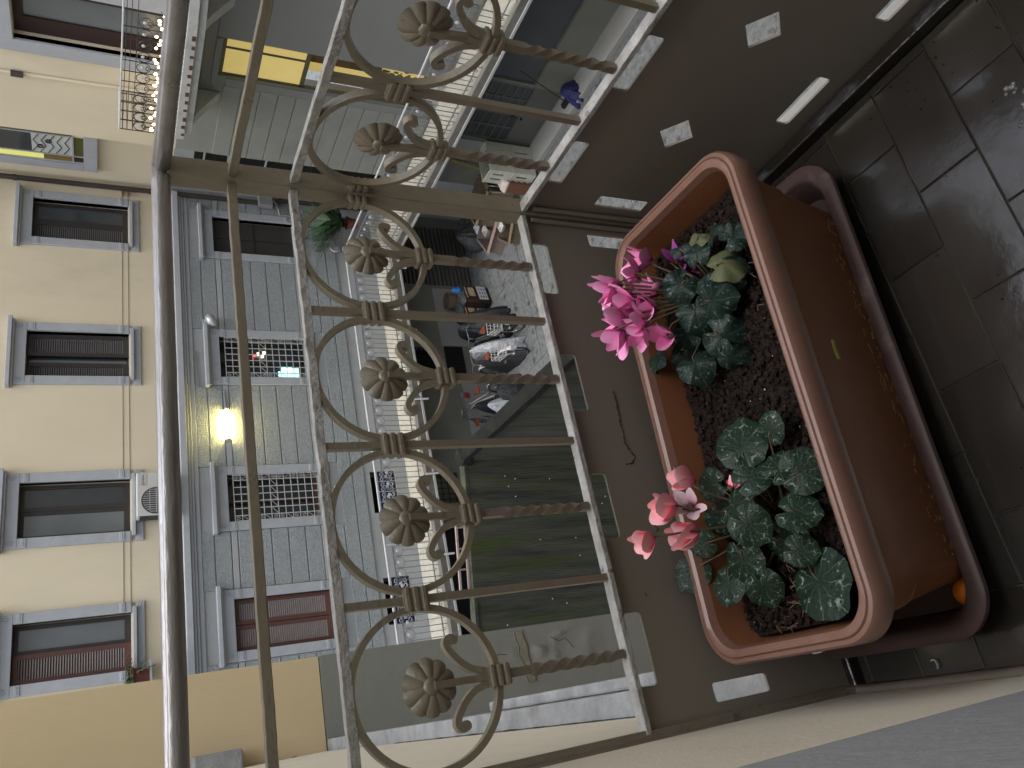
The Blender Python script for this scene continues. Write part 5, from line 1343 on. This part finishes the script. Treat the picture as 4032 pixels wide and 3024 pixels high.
def add_leaf(plant, me, pos, nrm, tip, size, crown):
    o = bpy.data.objects.new('leaf', me); C.objects.link(o); o.parent = plant
    M_ = Matrix.Translation(Vector(pos)-plant.location) @ orient(nrm, tip) @ Matrix.Diagonal((size, size*.96, size, 1))
    o.matrix_local = M_
    p1 = M_ @ Vector((-.16, 0, 0)); p0 = Vector(crown)-plant.location
    mid = p0.lerp(p1, .55)+Vector((0, 0, -.006))
    mb = MB(); mb.tube([p0, p0.lerp(mid, .5), mid, mid.lerp(p1, .6), p1, M_ @ Vector((0, 0, -.004))], [.0018, .0018, .0017, .0016, .0014, .001], 6); mb.build('leaf_stalk', stalk_m, plant, smooth=True)
    return o
def petal_mesh(L, W, out, twist, ma, seed):
    NS, NW = 9, 6; rnd = random.Random(seed); vs = []; uv = []; fs = []
    for i in range(NS+1):
        s = i/NS
        w_ = W*(math.sin(PI*(.10+.80*s))**.75)*(1-.25*s**4)
        rho = .004+out*math.sin(s*1.25); z = L*(s-.12*math.sin(s*PI)*0)
        for j in range(NW+1):
            q = 2*j/NW-1
            a = twist*s
            y = w_*q; cupx = -.20*w_*q*q+.04*w_*math.sin(q*5+s*4)
            x_ = rho+cupx*math.cos(a)-y*math.sin(a)*.0; x2 = rho+cupx; 
            vs.append((x2*1.0+y*math.sin(a), y*math.cos(a), z*(1-.03*q*q)-.0)); uv.append((s, q*.5+.5))
    for i in range(NS):
        for j in range(NW): k_ = i*(NW+1)+j; fs.append((k_, k_+1, k_+NW+2, k_+NW+1))
    me = bpy.data.meshes.new('petal'); me.from_pydata(vs, [], fs); set_uv(me, uv)
    for p in me.polygons: p.use_smooth = True
    me.materials.append(ma); return me
def flower(plant, pos, axis, size, meshes, crown, seed, spread=(0, 1)):
    rnd = random.Random(seed)
    base = Vector(pos)-plant.location; ax = Vector(axis).normalized()
    rot = ax.to_track_quat('Z', 'X').to_matrix().to_4x4()
    p0 = Vector(crown)-plant.location
    mb = MB(); top = base+ax*.012*size-Vector((0, 0, .0))
    hook = base-ax*.004
    mb.tube([p0, p0.lerp(base, .4)+Vector((0, 0, .01)), p0.lerp(base, .75)+Vector((0, 0, .022)), base+Vector((0, 0, .016))*size-ax*.006, base+ax*.004, base-ax*.001], [.0017, .0017, .0016, .0015, .0015, .0022], 7)
    mb2 = MB(); mb.lathe([(0, -.004), (.0035, -.003), (.0050, .0), (.0042, .004), (0, .006)], base, 10)
    f_ = mb.build('flower', stalk_m, plant, smooth=True)
    for k_ in range(5):
        me = meshes[(k_+seed) % len(meshes)]
        o = bpy.data.objects.new('petal', me); C.objects.link(o); o.parent = f_
        a = 2*PI*k_/5+rnd.uniform(-.25, .25)+seed
        tilt = rnd.uniform(.05, .55)
        o.matrix_local = Matrix.Translation(base) @ rot @ Matrix.Rotation(a, 4, 'Z') @ Matrix.Rotation(tilt, 4, 'Y') @ Matrix.Scale(size*rnd.uniform(.9, 1.08), 4)
    return f_
pk = [petal_mesh(.040, .0135, .012, .5, petal_pink, 1), petal_mesh(.043, .0150, .016, -.4, petal_pink, 2), petal_mesh(.038, .0140, .010, .9, petal_pink, 3)]
sm = [petal_mesh(.034, .0150, .006, .35, petal_salm, 4), petal_mesh(.036, .0160, .007, .3, petal_salm, 5)]
pa = [petal_mesh(.024, .0085, .012, .3, petal_pale, 6)]
pu = [petal_mesh(.036, .0070, .006, 1.2, petal_purp, 7)]
cy1 = thing('cyclamen', 'drooping pink cyclamen with many magenta pink blooms on the right of the box', 'plant', (.56, .80, -.86))
cr1 = (.555, .800, -.842)
UPC = Vector((-.30, -.45, .84))      # towards the lens
L1 = [((.608, .732, -.785), (.1, -.3, .9), (.5, -.6, -.2), .052, 0), ((.582, .701, -.80), (.2, -.5, .7), (.2, -1, -.3), .050, 1), ((.593, .760, -.790), (-.1, -.2, 1), (.8, -.2, -.2), .050, 3),
      ((.540, .739, -.795), (-.2, -.5, .8), (-.2, -1, -.4), .062, 2), ((.562, .800, -.775), (-.4, -.4, .8), (-.3, .5, .2), .060, 3), ((.518, .800, -.775), (-.3, -.4, .9), (-.8, .2, -.2), .068, 0),
      ((.515, .765, -.785), (-.3, -.6, .8), (-.5, -.8, -.2), .070, 3), ((.452, .838, -.795), (-.2, -.5, .8), (-.9, .2, -.4), .066, 0), ((.468, .785, -.800), (-.3, -.5, .9), (-.8, -.6, -.3), .074, 3),
      ((.500, .905, -.785), (-.2, -.2, .9), (-.4, 1, -.3), .064, 1), ((.478, .872, -.80), (-.4, -.5, .7), (-1, .3, -.6), .060, 0), ((.625, .790, -.785), (.2, -.3, .9), (1, .2, -.3), .042, 2),
      ((.437, .79, -.815), (-.4, -.4, .8), (-1, -.4, -.5), .060, 3), ((.505, .845, -.79), (-.1, -.5, .9), (-.7, .5, -.3), .06, 1), ((.535, .77, -.80), (.1, -.5, .9), (.0, -1, -.4), .06, 0), ((.57, .83, -.80), (0, -.4, .9), (.3, .9, -.2), .056, 3)]
for k_, (p, n_, t_, s_, q) in enumerate(L1): add_leaf(cy1, wilt_leaves[q], Vector(p)+Vector((0, 0, .008*((k_*7) % 5-2)/2)), Vector(n_)+Vector((.5*math.sin(k_*2.9+1), .45*math.cos(k_*2.1), 0)), t_, s_*.93, cr1)
add_leaf(cy1, under_leaf, (.553, .724, -.790), (.2, -.7, .6), (-.1, -.8, -.6), .062, cr1); add_leaf(cy1, under_leaf, (.618, .752, -.79), (.4, -.5, .6), (.7, -.5, -.4), .038, cr1)
F1 = [((.615, .848, -.742), (.4, .2, .7), .9, pk), ((.508, .848, -.722), (-.3, .2, .8), .92, pk), ((.552, .85, -.742), (-.2, -.1, .9), .9, pk), ((.565, .858, -.742), (-.4, .2, .8), 1.0, pk), ((.530, .862, -.700), (.2, .5, .8), 1.05, pk), ((.588, .862, -.700), (-.2, .7, .7), .9, pk), ((.643, .850, -.775), (.05, .25, .9), 1.10, pk), ((.600, .865, -.715), (.1, .6, .8), 1.05, pk), ((.577, .850, -.765), (.5, -.2, .8), .95, pk), ((.560, .855, -.720), (.1, .3, .9), 1.02, pk),
      ((.548, .845, -.755), (.15, .2, .8), 1.05, pk), ((.512, .860, -.690), (-.5, .6, .6), 1.02, pk), ((.525, .850, -.730), (.1, .1, .9), .98, pk), ((.497, .840, -.760), (-.2, -.1, .9), .92, pk),
      ((.585, .870, -.735), (-.2, .4, .9), .92, pk), ((.540, .865, -.715), (.3, .4, .8), .92, pk), ((.607, .86, -.748), (.3, .3, .6), .5, pk), ((.632, .835, -.815), (.2, -.6, .5), .9, pu), ((.622, .83, -.825), (-.6, -.5, .2), .8, pu)]
for k_, (p, a_, s_, ms) in enumerate(F1): flower(cy1, p, a_, s_*(.97 if ms is pk and s_ > .6 else 1), ms, cr1, k_)
cy2 = thing('cyclamen', 'compact salmon pink cyclamen with round silver marked leaves on the left of the box', 'plant', (.20, .83, -.86))
cr2 = (.205, .825, -.842)
L2 = [((.320, .848, -.800), (.2, -.2, 1), (.9, .3, -.2), .058, 0), ((.303, .803, -.790), (.0, -.35, .95), (1, -.2, -.1), .086, 1), ((.305, .750, -.805), (.2, -.3, .9), (.7, -.7, -.2), .052, 2), ((.258, .800, -.778), (.1, -.4, .9), (.4, -.9, -.1), .066, 3),
      ((.272, .868, -.782), (-.1, -.4, .9), (.2, .8, .1), .058, 0), ((.240, .733, -.795), (.1, -.4, .9), (-.1, -1, -.2), .072, 1), ((.228, .825, -.765), (.1, -.5, .9), (-.5, -.9, -.1), .064, 2), ((.197, .806, -.770), (-.1, -.5, .9), (-.8, -.6, -.1), .066, 3),
      ((.232, .905, -.795), (-.2, -.4, .9), (-.6, .6, -.2), .054, 0), ((.195, .755, -.800), (.1, -.5, .9), (-.3, -1, -.3), .066, 1), ((.163, .862, -.775), (.1, -.45, .9), (-.9, .1, -.1), .072, 2), ((.172, .965, -.780), (-.1, -.4, .9), (-.4, .7, -.1), .064, 3),
      ((.140, .905, -.795), (-.1, -.5, .9), (-.9, .5, -.2), .062, 0), ((.122, .850, -.790), (-.1, -.5, .9), (-1, .0, -.2), .060, 1), ((.108, .770, -.815), (.0, -.3, .95), (-.8, -.5, -.1), .105, 2), ((.150, .775, -.790), (.1, -.5, .8), (-.3, -.9, -.2), .052, 3),
      ((.225, .87, -.80), (0, -.4, .9), (.1, .9, -.2), .06, 1), ((.255, .76, -.81), (.1, -.5, .9), (.6, -.8, -.2), .06, 0), ((.17, .81, -.815), (-.1, -.5, .9), (-.6, -.5, -.3), .07, 2), ((.205, .93, -.79), (-.1, -.3, .9), (.2, .9, -.3), .05, 3)]
for k_, (p, n_, t_, s_, q) in enumerate(L2): add_leaf(cy2, flat_leaves[q], Vector(p)+Vector((0, 0, .010*((k_*7) % 5-2)/2)), Vector(n_)+Vector((.35*math.sin(k_*2.3), .30*math.cos(k_*3.1), 0)), t_, s_*.89, cr2)
F2 = [((.280, .872, -.748), (.3, .3, .9), .98, sm), ((.250, .872, -.705), (-.1, .3, 1), 1.05, sm), ((.208, .868, -.725), (-.05, .25, 1), 1.2, sm), ((.208, .880, -.660), (-.2, .3, .9), .88, sm), ((.243, .868, -.728), (.2, -.6, .7), 1.05, pa), ((.256, .835, -.778), (.5, -.3, -.4), .5, sm)]
for k_, (p, a_, s_, ms) in enumerate(F2): flower(cy2, p, a_, s_, ms, cr2, 50+k_)
o = thing('plastic_scrap', 'tiny curled white plastic scrap on the floor left of the tray', 'litter', (-.018, .845, FZ+.004))
b = MB(); b.sweep([(-.006, 0, .0), (0, -.002, .0), (.006, -.001, .0005), (.0075, .003, .001), (.006, .006, .001)], sq(.0007, .0016), (0, 0, 1)); b.build('scrap', crate_m, o)
# blade stuck on the side of the box
ls = [o for o in bpy.data.objects if o.name == 'leaf_scrap'][0]
mb = at(ls); mb.sweep([(.369, .664, -.868), (.383, .6635, -.867), (.397, .6625, -.868)], sq(.0022, .0012), (0, 1, 0)); mb.build('blade', M('yellow_blade', (.20, .21, .05)), ls)
